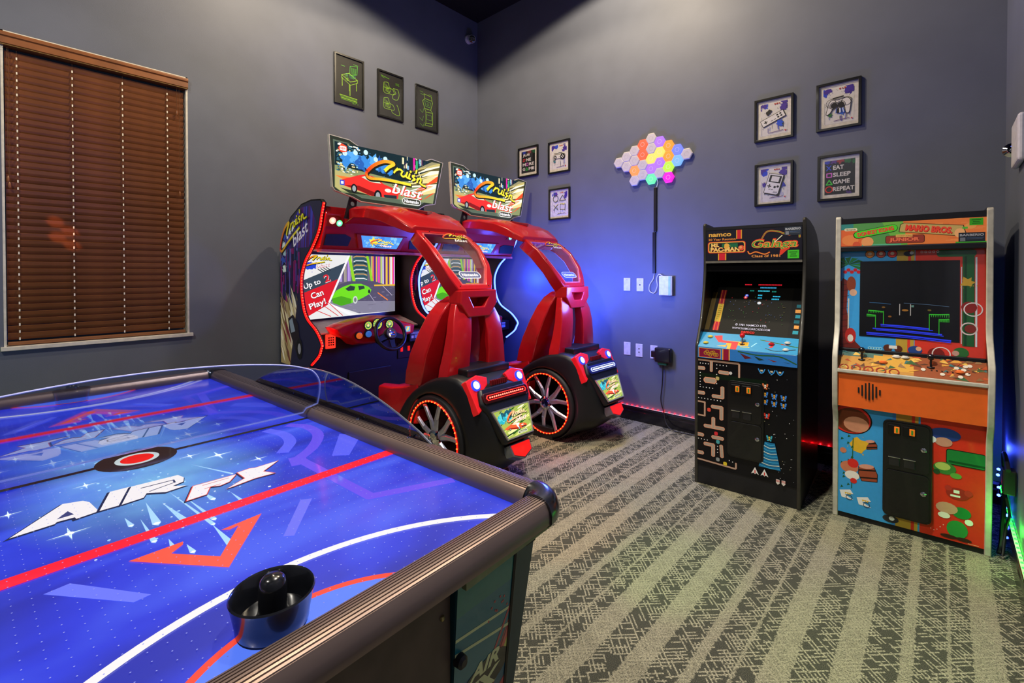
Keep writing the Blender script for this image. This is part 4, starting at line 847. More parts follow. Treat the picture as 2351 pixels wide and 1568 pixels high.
    for sd in (-1, 1):
        m = MB(); rings = []
        for z, x, vi, vo, th in ((1.20, 1.93, .06, .175, .06), (1.10, 1.955, .062, .215, .075), (1.0, 1.965, .075, .232, .085), (.88, 1.96, .085, .250, .095), (.76, 1.945, .090, .268, .11), (.70, 1.94, .090, .272, .11)):
            rings.append([(x + th / 2, sd * vi, z), (x + th / 2 + .012, sd * (vi + vo) / 2, z), (x + th / 2 - .008, sd * vo, z), (x - th / 2, sd * vo, z), (x - th / 2, sd * vi, z)])
        m.loft(rings).build('strut', RED, T, smooth=True, bevel=.006)
    m = MB(); rings = []
    for z, x, w, th in ((.62, 1.655, .30, .14), (.72, 1.69, .315, .14), (.85, 1.735, .318, .13), (1.0, 1.785, .288, .12), (1.12, 1.825, .250, .11), (1.20, 1.85, .195, .10), (1.25, 1.865, .12, .08)):
        rings.append([(x - th * .8, -w, z), (x - th * .3, -w * .6, z), (x - th * .25, 0, z), (x - th * .3, w * .6, z), (x - th * .8, w, z), (x + th * .35, w * .92, z), (x + th * .6, w * .4, z), (x + th * .6, -w * .4, z), (x + th * .35, -w * .92, z)])
    m.loft(rings).build('seat_back', RED, T, smooth=True, bevel=.008)
    m = MB(); rings = []
    for x, zt, zb, w in ((1.13, .50, .43, .25), (1.17, .545, .40, .28), (1.35, .56, .34, .285), (1.55, .60, .33, .285), (1.68, .65, .36, .285)):
        rings.append([(x, -w, zb), (x, -w, zt), (x, -w + .05, zt + .012), (x, -.1, zt - .02), (x, .1, zt - .02), (x, w - .05, zt + .012), (x, w, zt), (x, w, zb)])
    m.loft(rings).build('seat_base', RED, T, smooth=True, bevel=.01)
    MB().box((.56, -.30, 0), (1.95, .30, .10)).box((1.30, -.22, .10), (1.70, .22, .36)).build('platform', CABK, T, bevel=.006)
    # dashboard, gauges, wheel
    DS = [(-.415, .961), (-.34, .987), (-.223, 1.012), (.0, 1.035), (.12, 1.025), (.253, .975), (.397, .930), (.385, .850), (.252, .818), (-.039, .792), (-.224, .800), (-.283, .856), (-.378, .900)]
    db = MB().loft([[(.57, v, z) for v, z in DS], [(.68, v * 1.0, z) for v, z in DS], [(.735, v * .93, .905 + (z - .905) * .82) for v, z in DS]]).build('dashboard', RED, T, smooth=True, bevel=.006)
    q = Vector((.52, 0, .0)); 
    for v, z, r in ((-.112, .962, .033), (-.022, .968, .043), (.098, .958, .036)):
        g = MB().lathe([(r + .007, .728), (r + .007, .744), (r, .744), (r, .738)], (0, v, z), 'x', 20).build('gauge', BLK, db)
        a = Art((.7415, v, z), (0, 1, 0), (0, 0, 1)); a.disc(0, 0, r, 'd8e040', 20); a.disc(0, 0, r * .82, '88c060', 18); a.disc(0, -.2 * r, r * .55, '406838', 16); a.disc(0, 0, r * .34, 'f0e8a0', 12)
        for i in range(9): an = R(-30 + 30 * i); a.line([(r * .65 * math.cos(an), r * .65 * math.sin(an)), (r * .95 * math.cos(an), r * .95 * math.sin(an))], .003, 'e03818' if i < 3 else '203018')
        a.line([(0, 0), (r * .7 * math.cos(2.2), r * .7 * math.sin(2.2))], .004, 'ff4010'); a.build('gauge_face', LITP, g)
    for v, z, c in ((-.204, .884, 'f0702a'), (-.118, .890, '3a78d8')):
        b_ = MB().lathe([(0, .776), (.021, .774), (.026, .764), (.026, .735)], (0, v, z), 'x', 18).build('push_button', mat('button_' + c, c, .3, emit=c, estr=.5), db, smooth=True)
        MB().lathe([(.026, .752), (.034, .750), (.034, .733)], (0, v, z), 'x', 18).build('button_ring', BLK, b_)
    a = Art((.742, .26, .868), (0, 1, 0), (0, 0, 1)); a.rect(0, 0, .062, .062, 'c04030'); a.rect(.006, .006, .056, .056, '5aa8c8'); a.splat(.03, .03, .016, 'f0d060', 8, 2); a.build('card_reader', LITP, db)
    MB().box((.55, .34, .77), (.70, .52, .875)).build('payment_box', CABK, T, bevel=.006)
    a = Art((.7005, .36, .80), (0, 1, 0), (0, 0, 1)); a.rect(0, .04, .09, .058, 'c8ccd4'); a.text('BARBERIO', .006, .043, .078, .011, '202838'); a.rect(.035, 0, .09, .032, '88a8c8'); a.rect(0, 0, .026, .026, 'd8dce0'); a.build('sticker', print_mat('decal_print', .4), T)
    sw = MB(); cen = Vector((.925, -.012, .900)); ax = Vector((.92, 0, .39)).normalized(); su = Vector((0, 1, 0)); sv = ax.cross(su)
    sv = sv if sv.z > 0 else -sv
    sw.tube([cen + su * .138 * math.cos(2 * math.pi * i / 36) + sv * .138 * math.sin(2 * math.pi * i / 36) for i in range(36)], .0165, 10, True)
    wh = sw.build('steering_wheel', mat('wheel_rubber', '101116', 0.38, coat=.15), T, smooth=True)
    m = MB()
    for an in (200, 340, 270):
        d = su * math.cos(R(an)) + sv * math.sin(R(an)); pd = ax.cross(d); w1, w2 = .026, .018
        m.hexa([cen + d * .03 - pd * w1 + ax * .0, cen + d * .03 + pd * w1, cen + d * .03 + pd * w1 - ax * .012, cen + d * .03 - pd * w1 - ax * .012], [cen + d * .135 - pd * w2 + ax * .004, cen + d * .135 + pd * w2 + ax * .004, cen + d * .135 + pd * w2 - ax * .008, cen + d * .135 - pd * w2 - ax * .008])
    m.build('wheel_spokes', BLK, wh)
    MB().loft([[cen + ax * h + (su * math.cos(2 * math.pi * i / 20) + sv * math.sin(2 * math.pi * i / 20)) * r for i in range(20)] for r, h in ((.050, -.03), (.056, 0), (.050, .014), (.044, .017))]).build('wheel_hub', BLK, wh, smooth=True)
    MB().loft([[cen - ax * h + (su * math.cos(2 * math.pi * i / 14) + sv * math.sin(2 * math.pi * i / 14)) * r for i in range(14)] for r, h in ((.035, .02), (.035, .20))]).build('steering_column', BLK, wh, smooth=True)
    a = Art(cen + ax * .018, su, sv); qq = random.Random(5); a.disc(0, 0, .045, '383044', 20)
    for i in range(26): an, rr = qq.uniform(0, 6.28), qq.uniform(0, .036); a.rect(rr * math.cos(an) - .007, rr * math.sin(an) - .004, rr * math.cos(an) + .007, rr * math.sin(an) + .004, qq.choice(['f0e8e0', '2848e0', 'e03028', '181820', 'c020a0', 'e8d040']))
    a.build('hub_emblem', LITP, wh)
    # lit plate and coin slots on the lower front
    sp = MB().box((.556, -.405, .775), (.572, -.318, .895)).build('lit_grille', mat('lit_red', '401010', .4, emit='ff3020', estr=1.6), T, bevel=.006)
    m = MB()
    for i in range(3):
        for j in range(4): m.box((.572, -.385 + .019 * i, .800 + .02 * j), (.575, -.373 + .019 * i, .812 + .02 * j))
    m.build('grille_holes', DK, sp, kind='stuff')
    cdp = MB().box((.556, .30, .60), (.570, .48, .75)).build('coin_door', BLK, T, bevel=.004)
    for v in (.34, .42): MB().box((.570, v - .012, .665), (.575, v + .012, .71)).build('coin_slot', mat('slot_red', 'c01818', .3, emit='ff2018', estr=.8), cdp)
    MB().box((.556, -.20, .12), (.570, .22, .55)).build('access_panel', BLK, T, bevel=.004)
    # rear pod: fenders, wheels, tail
    ST = [(1.44, .37, .296, 172), (1.54, .52, .296, 150), (1.70, .642, .294, 122), (1.91, .732, .290, 92), (2.10, .748, .284, 62), (2.185, .672, .262, 44), (2.258, .56, .228, 29), (2.308, .44, .186, 14), (2.335, .32, .152, -2), (2.32, .21, .132, -20), (2.22, .10, .128, -44), (2.02, .04, .14, -72)]
    rings = []; cx, cz, ra_ = 1.864, .300, .312
    for x, z, w, th in ST:
        d = Vector((x - cx, 0, z - cz)).normalized(); ar = Vector((cx + ra_ * math.cos(R(th)), 0, cz + ra_ * math.sin(R(th)))); half = []
        half = [(ar.x, -.21, ar.z), (ar.x, -.292, ar.z), (ar.x + d.x * .012, -.297, ar.z + d.z * .012), (x - d.x * .012, -w - .004, z - d.z * .012), (x, -w + .012, z), (x + d.x * .006, -w * .62, z + d.z * .006), (x + d.x * .008, 0, z + d.z * .008)]
        rings.append(half + [(p[0], -p[1], p[2]) for p in reversed(half[:-1])])
    MB().loft(rings, openring=True).build('fender', BLK, T, smooth=True, sub=1)
    TP = Vector((2.2325, 0, .5325)) + Vector((.884, 0, .468)) * .016; TV = Vector((-.468, 0, .884)); TN = Vector((.884, 0, .468)); FT = lambda v, s, d: TP + Vector((0, v, 0)) + TV * s + TN * d
    MB().prism([(-.21, .13), (.21, .13), (.232, .03), (.195, -.02), (.135, -.235), (-.135, -.235), (-.195, -.02), (-.232, .03)], FT, -.02, .038).build('tail_panel', BLK, T, bevel=.02, bseg=3, smooth=True)
    MB().box((1.90, -.20, .725), (2.10, .20, .778)).build('rear_spoiler', BLK, T, bevel=.01)
    for sd in (-1, 1):
        pts = [(sd * .272, .205), (sd * .17, .232), (sd * .085, .205), (sd * .10, .155), (sd * .185, .105), (sd * .218, .005), (sd * .252, -.012)]
        cp = MB().prism(pts, FT, -.055, .012).build('corner_panel', mat('panel_red', 'e0202a', .35, coat=.3, emit='ff1018', estr=.25), T, bevel=.006)
        c_ = FT(sd * .205, .165, .014)
        MB().loft([[c_ + (Vector((0, 1, 0)) * math.cos(2 * math.pi * i / 20) + TV * math.sin(2 * math.pi * i / 20)) * r + TN * h for i in range(20)] for r, h in ((.036, -.004), (.036, .006), (.026, .008))]).build('light_ring', mat('light_ring_blue', '203080', .3, emit='2040ff', estr=1.2), cp)
        MB().disc(c_ + TN * .0095, (0, 1, 0), TV, .026, 18).build('tail_light', mat('tail_white', 'ffffff', .3, emit='b8d0ff', estr=1.1), cp)
    hb_ = MB().prism([(-.195, .10), (.195, .10), (.21, .085), (.21, .045), (.195, .03), (-.195, .03), (-.21, .045), (-.21, .085)], FT, .02, .050).build('light_bar', mat('bar_blue', '101c60', .3, coat=.4) if neon else mat('bar_dark_red', '38080c', .3, coat=.4), T, bevel=.006)
    MB().ring([(-.175, .082), (.175, .082), (.188, .065), (.175, .048), (-.175, .048), (-.188, .065)], [(-.172, .078), (.172, .078), (.183, .065), (.172, .052), (-.172, .052), (-.183, .065)], FT, .050, .054).build('bar_outline', mat('bar_line_b', 'd0d8ff', .3, emit='c0d0ff', estr=1.2) if neon else mat('bar_line_r', 'ff4030', .3, emit='ff2018', estr=2), hb_)
    m = MB()
    for i in range(17): m.ball(FT(-.155 + .31 * i / 16, .065, .052), .0058, 6)
    m.build('bar_diode', glow('bar_white', 'd8e0ff', 5) if neon else glow('bar_red', 'ff5040', 7), hb_, kind='stuff')
    m = MB()
    for i in range(8): m.box(FT(-.07 + .02 * i - .005, .15, .0) , FT(-.07 + .02 * i + .005, .17, .03))
    m.build('vent_teeth', mat('vent_red', '801418', .4), T, kind='stuff')
    gs = MB().ring([(-.178, -.022), (.178, -.022), (.122, -.216), (-.122, -.216)], [(-.168, -.030), (.168, -.030), (.115, -.208), (-.115, -.208)], FT, .036, .048).build('tail_sign', mat('sign_rim', 'c8c4b8', .3, metal=.6), T)
    a = Art(FT(-.170, -.209, .040), (0, 1, 0), TV); tail_art(a, .34, .18); a.build('tail_print', LITP, gs)
    lw = MB().prism([(-.098, -.245), (.098, -.245), (.090, -.315), (.0, -.352), (-.090, -.315)], FT, -.06, .012).build('lower_badge', mat('badge_steel', '8890a0', .25, metal=.7), T, bevel=.004)
    MB().prism([(-.085, -.252), (.085, -.252), (.078, -.310), (.0, -.340), (-.078, -.310)], FT, .010, .018).build('badge_light', mat('badge_red', 'e02020', .25, coat=.5, emit='ff1810', estr=.7), lw)
    for sd in (-1, 1):
        ty = MB().lathe([(r_, sd * h_) for r_, h_ in ((.240, .280), (.250, .298), (.272, .300), (.290, .288), (.2985, .262), (.2985, .16), (.28, .12), (.20, .12))], (cx, 0, cz), 'y', 56).build('tyre', RUB, T, smooth=True)
        MB().lathe([(0, sd * .19), (.242, sd * .20), (.242, sd * .284)], (cx, 0, cz), 'y', 40).build('rim_barrel', mat('rim_dark', '14141c', .3, metal=.6), ty)
        m = MB(); ce = Vector((cx, sd * .272, cz)); yo = Vector((0, sd, 0))
        for k in range(5):
            for of in (-1, 1):
                a0 = R(100 + 72 * k); d = Vector((math.cos(a0), 0, math.sin(a0))); pd = Vector((-d.z, 0, d.x))
                p1 = ce + d * .045 + pd * of * .008; pm = ce + d * .125 + pd * of * .030; p2 = ce + d * .236 + pd * of * .088
                for A_, B_, w1, w2 in ((p1, pm, .024, .022), (pm, p2, .021, .019)):
                    m.hexa([A_ - pd * w1, A_ + pd * w1, A_ + pd * w1 * .5 + yo * .014, A_ - pd * w1 * .5 + yo * .014], [B_ - pd * w2, B_ + pd * w2, B_ + pd * w2 * .5 + yo * .010, B_ - pd * w2 * .5 + yo * .010])
        m.build('rim_spokes', mat('rim_chrome', 'c4cce4', .28, metal=.85), ty)
        MB().lathe([(.060, sd * .262), (.056, sd * .292), (.040, sd * .298), (.036, sd * .290), (0, sd * .292)], (cx, 0, cz), 'y', 24).build('hub_cap', CHR, ty, smooth=True)
        m = MB(); ring_ = [(cx + .252 * math.cos(2 * math.pi * i / 48), sd * .302, cz + .252 * math.sin(2 * math.pi * i / 48)) for i in range(48)]
        MB().tube(ring_, .005, 5, True).build('led_ring', mat('ring_glow', '601008', .4, emit='ff1808', estr=2.2), ty)
        for p in ring_: m.ball((p[0], p[1] + sd * .003, p[2]), .0062, 6)
        m.build('ring_diode', glow('ring_orange', 'ff4818', 7), ty, kind='stuff')
    return T
GR = 'sit-down racing cabinets along the window wall'
racing_cabinet(-1.87, glow('led_red_side', 'ff2010', 15), 'red sit-down racing cabinet with red edge lights, nearer the window', GR, False)
racing_cabinet(-.68, glow('neon_blue_side', '4058ff', 9), 'red sit-down racing cabinet with blue edge lights, beside the corner', GR, True)
# ================================================================== two upright arcade cabinets
ARTP = print_mat('cabinet_print', 0.35, 0.0, 0.10, 1.3, 0.25); ARTM = print_mat('matt_print', 0.55, 0.0, 0.0, 1.0, 0.12); ARTW = print_mat('border_print_matt', 0.5, 0.0, 0.0, 1.5, 0.12); SCRM = print_mat('screen_dark_print', .5, .95, 0.0, .1, .1); MARQP = print_mat('marquee_print', 0.3, 0.42, 0.2, 0.5)
def fit(P, n=4): return [tuple(p)[:2] for p in catmull([(a, b, 0) for a, b in P], n)]
def coin_door(T, x0, x1, z0, z1, zm, y, lit):
    """black steel coin door: bezel, upper coin entry plate and lower cash door, facing -y"""
    fn = lambda a, b, d: (a, y - d, b)
    def rr(a0, b0, a1, b1, r): 
        L = []
        for cx_, cz_, s0 in ((a1 - r, b0 + r, -90), (a1 - r, b1 - r, 0), (a0 + r, b1 - r, 90), (a0 + r, b0 + r, 180)): L += [(cx_ + r * math.cos(R(s0 + 22.5 * i)), cz_ + r * math.sin(R(s0 + 22.5 * i))) for i in range(5)]
        return L
    D = mat('coin_door_black', '0e0e10', 0.32, coat=.25, bump=.15, bscale=600)
    d = MB().prism(rr(x0, z0, x1, z1, .028), fn, -.002, .012).build('coin_door', D, T, bevel=.004)
    g = .010
    for a0, b0, a1, b1 in ((x0 + g, zm + .004, x1 - g, z1 - g), (x0 + g, z0 + g, x1 - g, zm - .004)): MB().prism(rr(a0, b0, a1, b1, .022), fn, .010, .019).build('door_panel', D, d, bevel=.003)
    w = x1 - x0; cx_ = (x0 + x1) / 2
    for k in (-1, 1):
        c = cx_ - .022 + k * w * .155
        MB().box((c - w * .13, y - .027, z1 - .075), (c + w * .13, y - .018, z1 - .022)).build('coin_entry', mat('coin_entry_black', '08080a', .3), d, bevel=.003)
        e = MB().box((c + w * .0, y - .031, z1 - .066), (c + w * .11, y - .026, z1 - .030)).build('coin_button', mat('coin_orange', 'f08020', .3, emit='ff7a18', estr=lit), d, bevel=.002)
        MB().box((c + w * .035, y - .033, z1 - .060), (c + w * .075, y - .030, z1 - .036)).build('coin_slot', mat('coin_green', '183018', .4, emit='40a030', estr=.4), e)
        MB().box((c - w * .11, y - .024, zm + .020), (c + w * .12, y - .018, zm + .066)).build('coin_return', mat('coin_return_dark', '1a1a20', .25, coat=.4), d, bevel=.003)
        MB().box((c - w * .12, y - .028, zm + .066), (c + w * .13, y - .018, zm + .070)).build('return_lip', CHR, d)
    for z in (zm + (z1 - zm) * .50, zm - (zm - z0) * .38):
        l = MB().lathe([(.012, -.018), (.012, -.023), (.008, -.026), (0, -.026)], (x1 - .034, y, z), 'y', 16).build('lock', CHR, d, smooth=True)
        MB().box((x1 - .0355, y - .0275, z - .005), (x1 - .0325, y - .0258, z + .005)).build('key_slot', DK, l)
    return d
def joystick(T, x, y, z, ball, nm, h=.05):
    j = MB().lathe([(0, h - .01), (.0045, h - .01), (.0045, 0), (.016, .0), (.018, -.004)][::-1], (x, y, z), 'z', 12).build('joystick', CHR if ball != 'k' else BLK, T, smooth=True)
    MB().ball((x, y, z + h), .017, 12).build('ball_top', mat('ball_' + ball, 'd8141c' if ball != 'k' else '0c0c0e', .15, coat=.6), j, smooth=True); return j
def button(T, x, y, z, c, r=.013, em=0.0):
    b = MB().lathe([(r + .005, -.003), (r + .005, .003), (r + .001, .004)], (x, y, z), 'z', 16).build('button_ring', mat('btn_ring_' + c, c, .3), T, smooth=True)
    MB().lathe([(r, .002), (r, .007), (r * .8, .009), (0, .009)], (x, y, z), 'z', 16).build('button_cap', mat('btn_' + c, c, .25, coat=.3, emit=c, estr=em), b, smooth=True)
def sticker(T, x, y, z, w, h, name='BARBERIO'):
    a = Art((x, y, z), (1, 0, 0), (0, 0, 1)); a.rect(0, 0, w, h, '26303e'); a.text(name, .05 * w, .60 * h, .90 * w, .26 * h, 'd4d8de', .02); a.rect(.30 * w, .40 * h, .94 * w, .44 * h, '5878a8'); a.rect(.30 * w, .26 * h, .90 * w, .29 * h, '7888a0'); a.rect(.06 * w, .06 * h, .26 * w, .46 * h, '8a909a')
    return a.build('sticker', print_mat('decal_print', .4), T)
def green_note(T, x, y, z, w, h):
    a = Art((x, y, z), (1, 0, 0), (0, 0, 1)); a.rect(0, 0, w, h, '44d028')
    for i, ww in enumerate((.7, .5, .6)): a.rect(w * (.5 - ww / 2), h * (.70 - .24 * i), w * (.5 + ww / 2), h * (.80 - .24 * i), '1c6814')
    return a.build('green_note', print_mat('decal_print', .4), T)

def space_cabinet():
    T = thing('upright_arcade_cabinet', 'narrow black upright arcade cabinet with maze and starfield front', 'arcade game', (3.4445, -.93, 0), R(3.0)); HW = .3075
    PF = fit([(0, 0), (-.004, .45), (-.004, .80), (-.003, .915)], 2) + fit([(0, .93), (.045, 1.02), (.088, 1.11), (.138, 1.29), (.163, 1.48), (.150, 1.735)], 4)
    PB = [(.165, 1.748), (.30, 1.742), (.475, 1.716), (.62, 1.675), (.71, 1.62), (.75, 1.55), (.75, 0)]
    TM = mat('edge_trim_grey', '3c3a34', .3, metal=.3, coat=.3); SB = mat('side_black', '0c0e10', .35, coat=.2, bump=.15, bscale=90)
    for s in (-1, 1):
        o = MB().prism(PF + PB, lambda a, b, d: (d, a, b), s * HW, s * (HW - .020)).build('side_panel', SB, T)
        MB().tube([(s * (HW - .010), p[0] - .001, p[1]) for p in PF + [PB[0]]], .0105, 8, flat=.55).build('edge_trim', TM, o, smooth=True)
    W_ = HW - .020; B = lambda a, b, m_, n_, par=T, **k: MB().box(a, b).build(n_, m_, par, **k)
    B((-W_, .02, .0), (W_, .74, .83), CABK, 'body'); B((-W_, .45, .83), (W_, .74, 1.50), CABK, 'back_box'); B((-W_, .17, 1.49), (W_, .66, 1.70), CABK, 'top_box')
    B((-W_, .148, 1.702), (W_, .30, 1.722), mat('trim_dark', '15151a', .35), 'top_strip'); B((-W_, .142, 1.476), (W_, .165, 1.490), mat('trim_alloy', '9a9484', .3, metal=.7), 'marquee_rail')
    mq = B((-W_, .150, 1.490), (W_, .172, 1.704), mat('marquee_box', '14121c', .3), 'marquee')
    a = Art((-.283, .1488, 1.496), (1, 0, 0), (0, 0, 1)); w, h = .566, .200; a.rect(0, 0, w, h, '15121f')
    a.rect(.19, .14, .225, .2, 'e8a030'); a.rect(.196, .14, .219, .2, 'd02030'); a.rect(.075, 0, .128, .045, 'e8a030'); a.rect(.082, 0, .121, .045, 'd02030')
    a.text('namco', .014, .160, .145, .022, 'f0b048', .03); a.text('20 Year Reunion', .012, .134, .175, .015, 'f09038', .02)
    a.rrect(.008, .048, .248, .126, .016, 'e83828'); a.rrect(.012, .052, .244, .122, .014, 'f0b848'); a.rrect(.018, .057, .238, .117, .011, '18141c'); a.rect(.10, .085, .20, .112, '1c6840')
    a.text('MS.', .030, .090, .052, .024, 'f8d070', .04, shade='e03020'); a.text('PAC-MAN', .026, .058, .185, .030, 'f8d070', .04, shade='e03020'); a.disc(.222, .080, .018, 'e85838', 12); a.disc(.218, .083, .009, 'f8a060', 8); a.splat(.130, .095, .018, 'f0b048', 10, 3, .25)
    sw = [tuple(p)[:2] for p in catmull([(.33, .10, 0), (.37, .175, 0), (.43, .178, 0), (.50, .152, 0), (.55, .178, 0), (.555, .135, 0)], 5)]; a.line(sw, .010, 'e84028', 'f09030'); a.line(sw, .004, '38a038')
    sw = [tuple(p)[:2] for p in catmull([(.262, .055, 0), (.275, .038, 0), (.31, .050, 0), (.36, .034, 0), (.39, .046, 0)], 5)]; a.line(sw, .008, 'e84028'); a.line(sw, .003, 'f0c040')
    a.text('Galaga', .272, .056, .270, .078, 'e84028', .05, .25); a.text('Galaga', .275, .060, .262, .068, 'f0b040', .03, .25); a.text('Galaga', .278, .063, .256, .060, '2c9840', -.005, .25); a.poly([(.45, .06), (.505, .075), (.46, .03), (.445, .022)], 'e84028')
    a.line([(.42, .11), (.46, .15)], .005, 'f8f0c0'); a.text('Class of 1981', .285, .014, .165, .017, 'f09848', .025); a.build('marquee_print', MARQP, mq)
    sticker(mq, .190, .1462, 1.645, .092, .054); green_note(mq, .208, .1462, 1.500, .062, .052)
    # recessed monitor
    B((-W_, .17, 1.42), (W_, .46, 1.49), mat('recess_black', '060608', .6, spec=.1), 'speaker_board')
    G0, G1_ = Vector((0, .105, 1.005)), Vector((0, .42, 1.40)); gv = (G1_ - G0).normalized(); L_ = (G1_ - G0).length; gn = Vector((1, 0, 0)).cross(gv); gp = lambda x, s, d: G0 + Vector((x, 0, 0)) + gv * s + gn * d
    MB().hexa([gp(-W_, 0, -.02), gp(W_, 0, -.02), gp(W_, 0, 0), gp(-W_, 0, 0)], [gp(-W_, L_, -.02), gp(W_, L_, -.02), gp(W_, L_, 0), gp(-W_, L_, 0)]).build('monitor_bezel', mat('recess_black', '060608', .6, spec=.1), T)
    a = Art(gp(-.285, 0, .001), (1, 0, 0), gv); w, h = .57, L_; a.rect(0, 0, w, h, '0a0a08'); a.rect(.08, 0, .50, h * .90, '14140f')
    a.poly([(.052, .02), (.090, .02), (.090, .36), (.052, .36)], 'c8b040'); a.poly([(.052, .02), (.090, .02), (.090, .09), (.052, .09)], 'b01838'); a.poly([(.052, .24), (.090, .24), (.090, .36), (.052, .36)], '8a1028'); a.line([(.060, .02), (.060, .36)], .003, 'e89030'); a.line([(.082, .02), (.082, .36)], .003, 'e89030')
    for i in range(9): a.line([(.062, .10 + .016 * i), (.080, .104 + .016 * i)], .0025, '6a5818')
    a.rect(.0, .02, .03, .34, '4a3a10'); q = random.Random(5)
    for i in range(6): a.rect(.525 + .004 * (i % 2), .03 + .04 * i, .555, .055 + .04 * i, ['2a98b0', 'e8a050', '186878'][i % 3])
    a.build('bezel_print', ARTM, T)
    a = Art(gp(-.285, 0, .003), (1, 0, 0), gv)
    for x0, y, ww, c in ((.20, .405, .05, 'e02030'), (.285, .405, .15, 'e02030'), (.30, .380, .10, '40a8d8'), (.29, .352, .08, '40c8e0'), (.375, .348, .035, '208878'), (.24, .352, .035, '208878'), (.295, .315, .035, '38c0e8'), (.295, .292, .035, '38c0e8'), (.385, .308, .05, '38c0e8'), (.38, .285, .05, '38c0e8')):
        for i in range(int(ww / .009)): a.rect(x0 + .009 * i, y, x0 + .009 * i + .007, y + .010, c)
    for x, y, c in ((.225, .315, '3858d8'), (.220, .298, 'e03040'), (.310, .255, 'd8e0e8')): a.disc(x, y, .012, c, 8); a.disc(x, y + .003, .005, 'f8e8d8', 6)
    for i in range(60): x, y = q.uniform(.12, .47), q.uniform(.09, .30); a.rect(x, y, x + .004, y + .005, q.choice(['a83030', '3a6a30', '506090', '605830', '787068']))
    a.text('© 1981 NAMCO LTD.', .190, .064, .190, .017, 'e0d8e8', .01); a.text('WWW.NAMCOARCADE.COM', .175, .036, .225, .016, 'd8d0e0', .005); a.text('namco', .235, .008, .08, .017, 'e82820', .03); a.build('screen_print', SCRM, T)
    # control panel
    C0, C1 = (-.012, .918), (.098, 1.005); cpn = [(C0[0], .845), C0, C1, (.098, .845)]
    cp = MB().hexa([(-W_, a_, b_) for a_, b_ in cpn], [(W_, a_, b_) for a_, b_ in cpn]).build('control_panel', mat('panel_blue', '2f86b8', .35, coat=.3), T, bevel=.004)
    cu = Vector((0, C1[0] - C0[0], C1[1] - C0[1])); cl = cu.length; a = Art(Vector((-W_, C0[0] - .0006, C0[1] + .0006)), (1, 0, 0), cu); a.clip = [(0, .002), (2 * W_, .002), (2 * W_, cl), (0, cl)]
    a.rect(0, 0, 2 * W_, cl, '2a88b8'); a.poly([(.115, .02), (.17, .02), (.17, .075), (.30, .075), (.30, .04), (.225, .04), (.225, 0), (.18, 0), (.18, .04)], 'e8a028'); a.poly([(.08, .11), (.12, .055), (.20, .055), (.20, -.01), (.235, -.01), (.24, .07), (.14, .075), (.13, .12)], 'c82030')
    for i in range(7): a.line([(.36 + .03 * i, .105 - .006 * i), (.40 + .03 * i, .10 - .006 * i)], .006, ['2a6830', 'a03020', '1c4820'][i % 3])
    a.line([tuple(p)[:2] for p in catmull([(.40, .035, 0), (.46, .020, 0), (.56, .045, 0)], 4)], .005, '15202a'); a.splat(.43, .055, .012, 'c83028', 8, 2); a.line([(.32, .04), (.345, .075)], .006, '8ad0f0'); a.rect(.255, .028, .31, .033, 'd8c848'); a.build('panel_print', ARTP, cp)
    a = Art((-W_, C0[0] - .0006, .846), (1, 0, 0), (0, 0, 1)); a.clip = [(0, 0), (2 * W_, 0), (2 * W_, .071), (0, .071)]; a.rect(0, 0, 2 * W_, .072, '2f74c0'); a.rect(.006, .004, .145, .066, 'e09a28'); a.rect(.010, .007, .141, .063, '7a1838'); a.poly([(.155, 0), (.20, 0), (.20, .072), (.155, .072)], 'e09a28'); a.poly([(.161, 0), (.194, 0), (.194, .072), (.161, .072)], '8a1838')
    for i in range(8): a.circ(.05 + .010 * i, .034 + .010 * math.sin(i * 1.7), .010, .0045, 'b08828', 10)
    for i in range(4): a.poly([(.26 + .08 * i, .055 - .01 * i), (.33 + .07 * i, .030 - .003 * i), (.29 + .08 * i, .020)], ['5a2028', '203828', '7a2820', '28402a'][i])
    a.line([tuple(p)[:2] for p in catmull([(.25, .064, 0), (.36, .052, 0), (.48, .056, 0), (.57, .02, 0)], 4)], .007, '2a5a30'); a.build('panel_front_print', ARTP, cp)
    yz = lambda s: (C0[0] + cu.y * s, C0[1] + cu.z * s)
    y_, z_ = yz(.45); joystick(cp, -.025, y_, z_, 'r', 'red')
    for x, s, c in ((-.230, .72, 'f0d858'), (-.245, .30, 'f0d858'), (.225, .70, 'e8e8e0'), (.222, .28, 'e8e8e0'), (.140, .55, 'd02028')): y_, z_ = yz(s); button(cp, x, y_, z_, c)
    # printed front
    fr = B((-W_, -.004, .125), (W_, .02, .845), CABK, 'front_panel'); kp = B((-W_, .0, .0), (W_, .02, .125), mat('kick_black', '16171c', .45), 'kick_plate')
    a = Art((-W_, -.0046, .125), (1, 0, 0), (0, 0, 1)); w, h = 2 * W_, .72; a.clip = [(0, 0), (w, 0), (w, h), (0, h)]; a.rect(0, 0, w, h, '0b0b0f'); a.rect(0, h - .13, w * .72, h - .10, '0c1c10')
    PK, PI = 'd89878', 'a89888'
    def bar(L, t=.024): a.line(L, t, PK); [a.disc(p[0], p[1], t / 2, PK, 10) for p in L]; a.line(L, t * .66, PI); [a.disc(p[0], p[1], t * .33, PI, 10) for p in L]
    bar([(.0, .705), (.25, .705), (.255, .70), (.255, .62)], .011); bar([(.085, .70), (.085, .64)], .018); bar([(.0, .650), (.035, .650)]); bar([(.14, .637), (.185, .637)]); bar([(.055, .575), (.10, .575)], .040)
    bar([(.0, .485), (.035, .485)]); bar([(.10, .475), (.155, .475), (.155, .535)]); bar([(.0, .425), (.045, .425), (.045, .335), (.0, .335)], .010); bar([(.095, .405), (.150, .405), (.150, .335)]); bar([(.05, .27), (.16, .27)]); bar([(.10, .27), (.10, .325)])
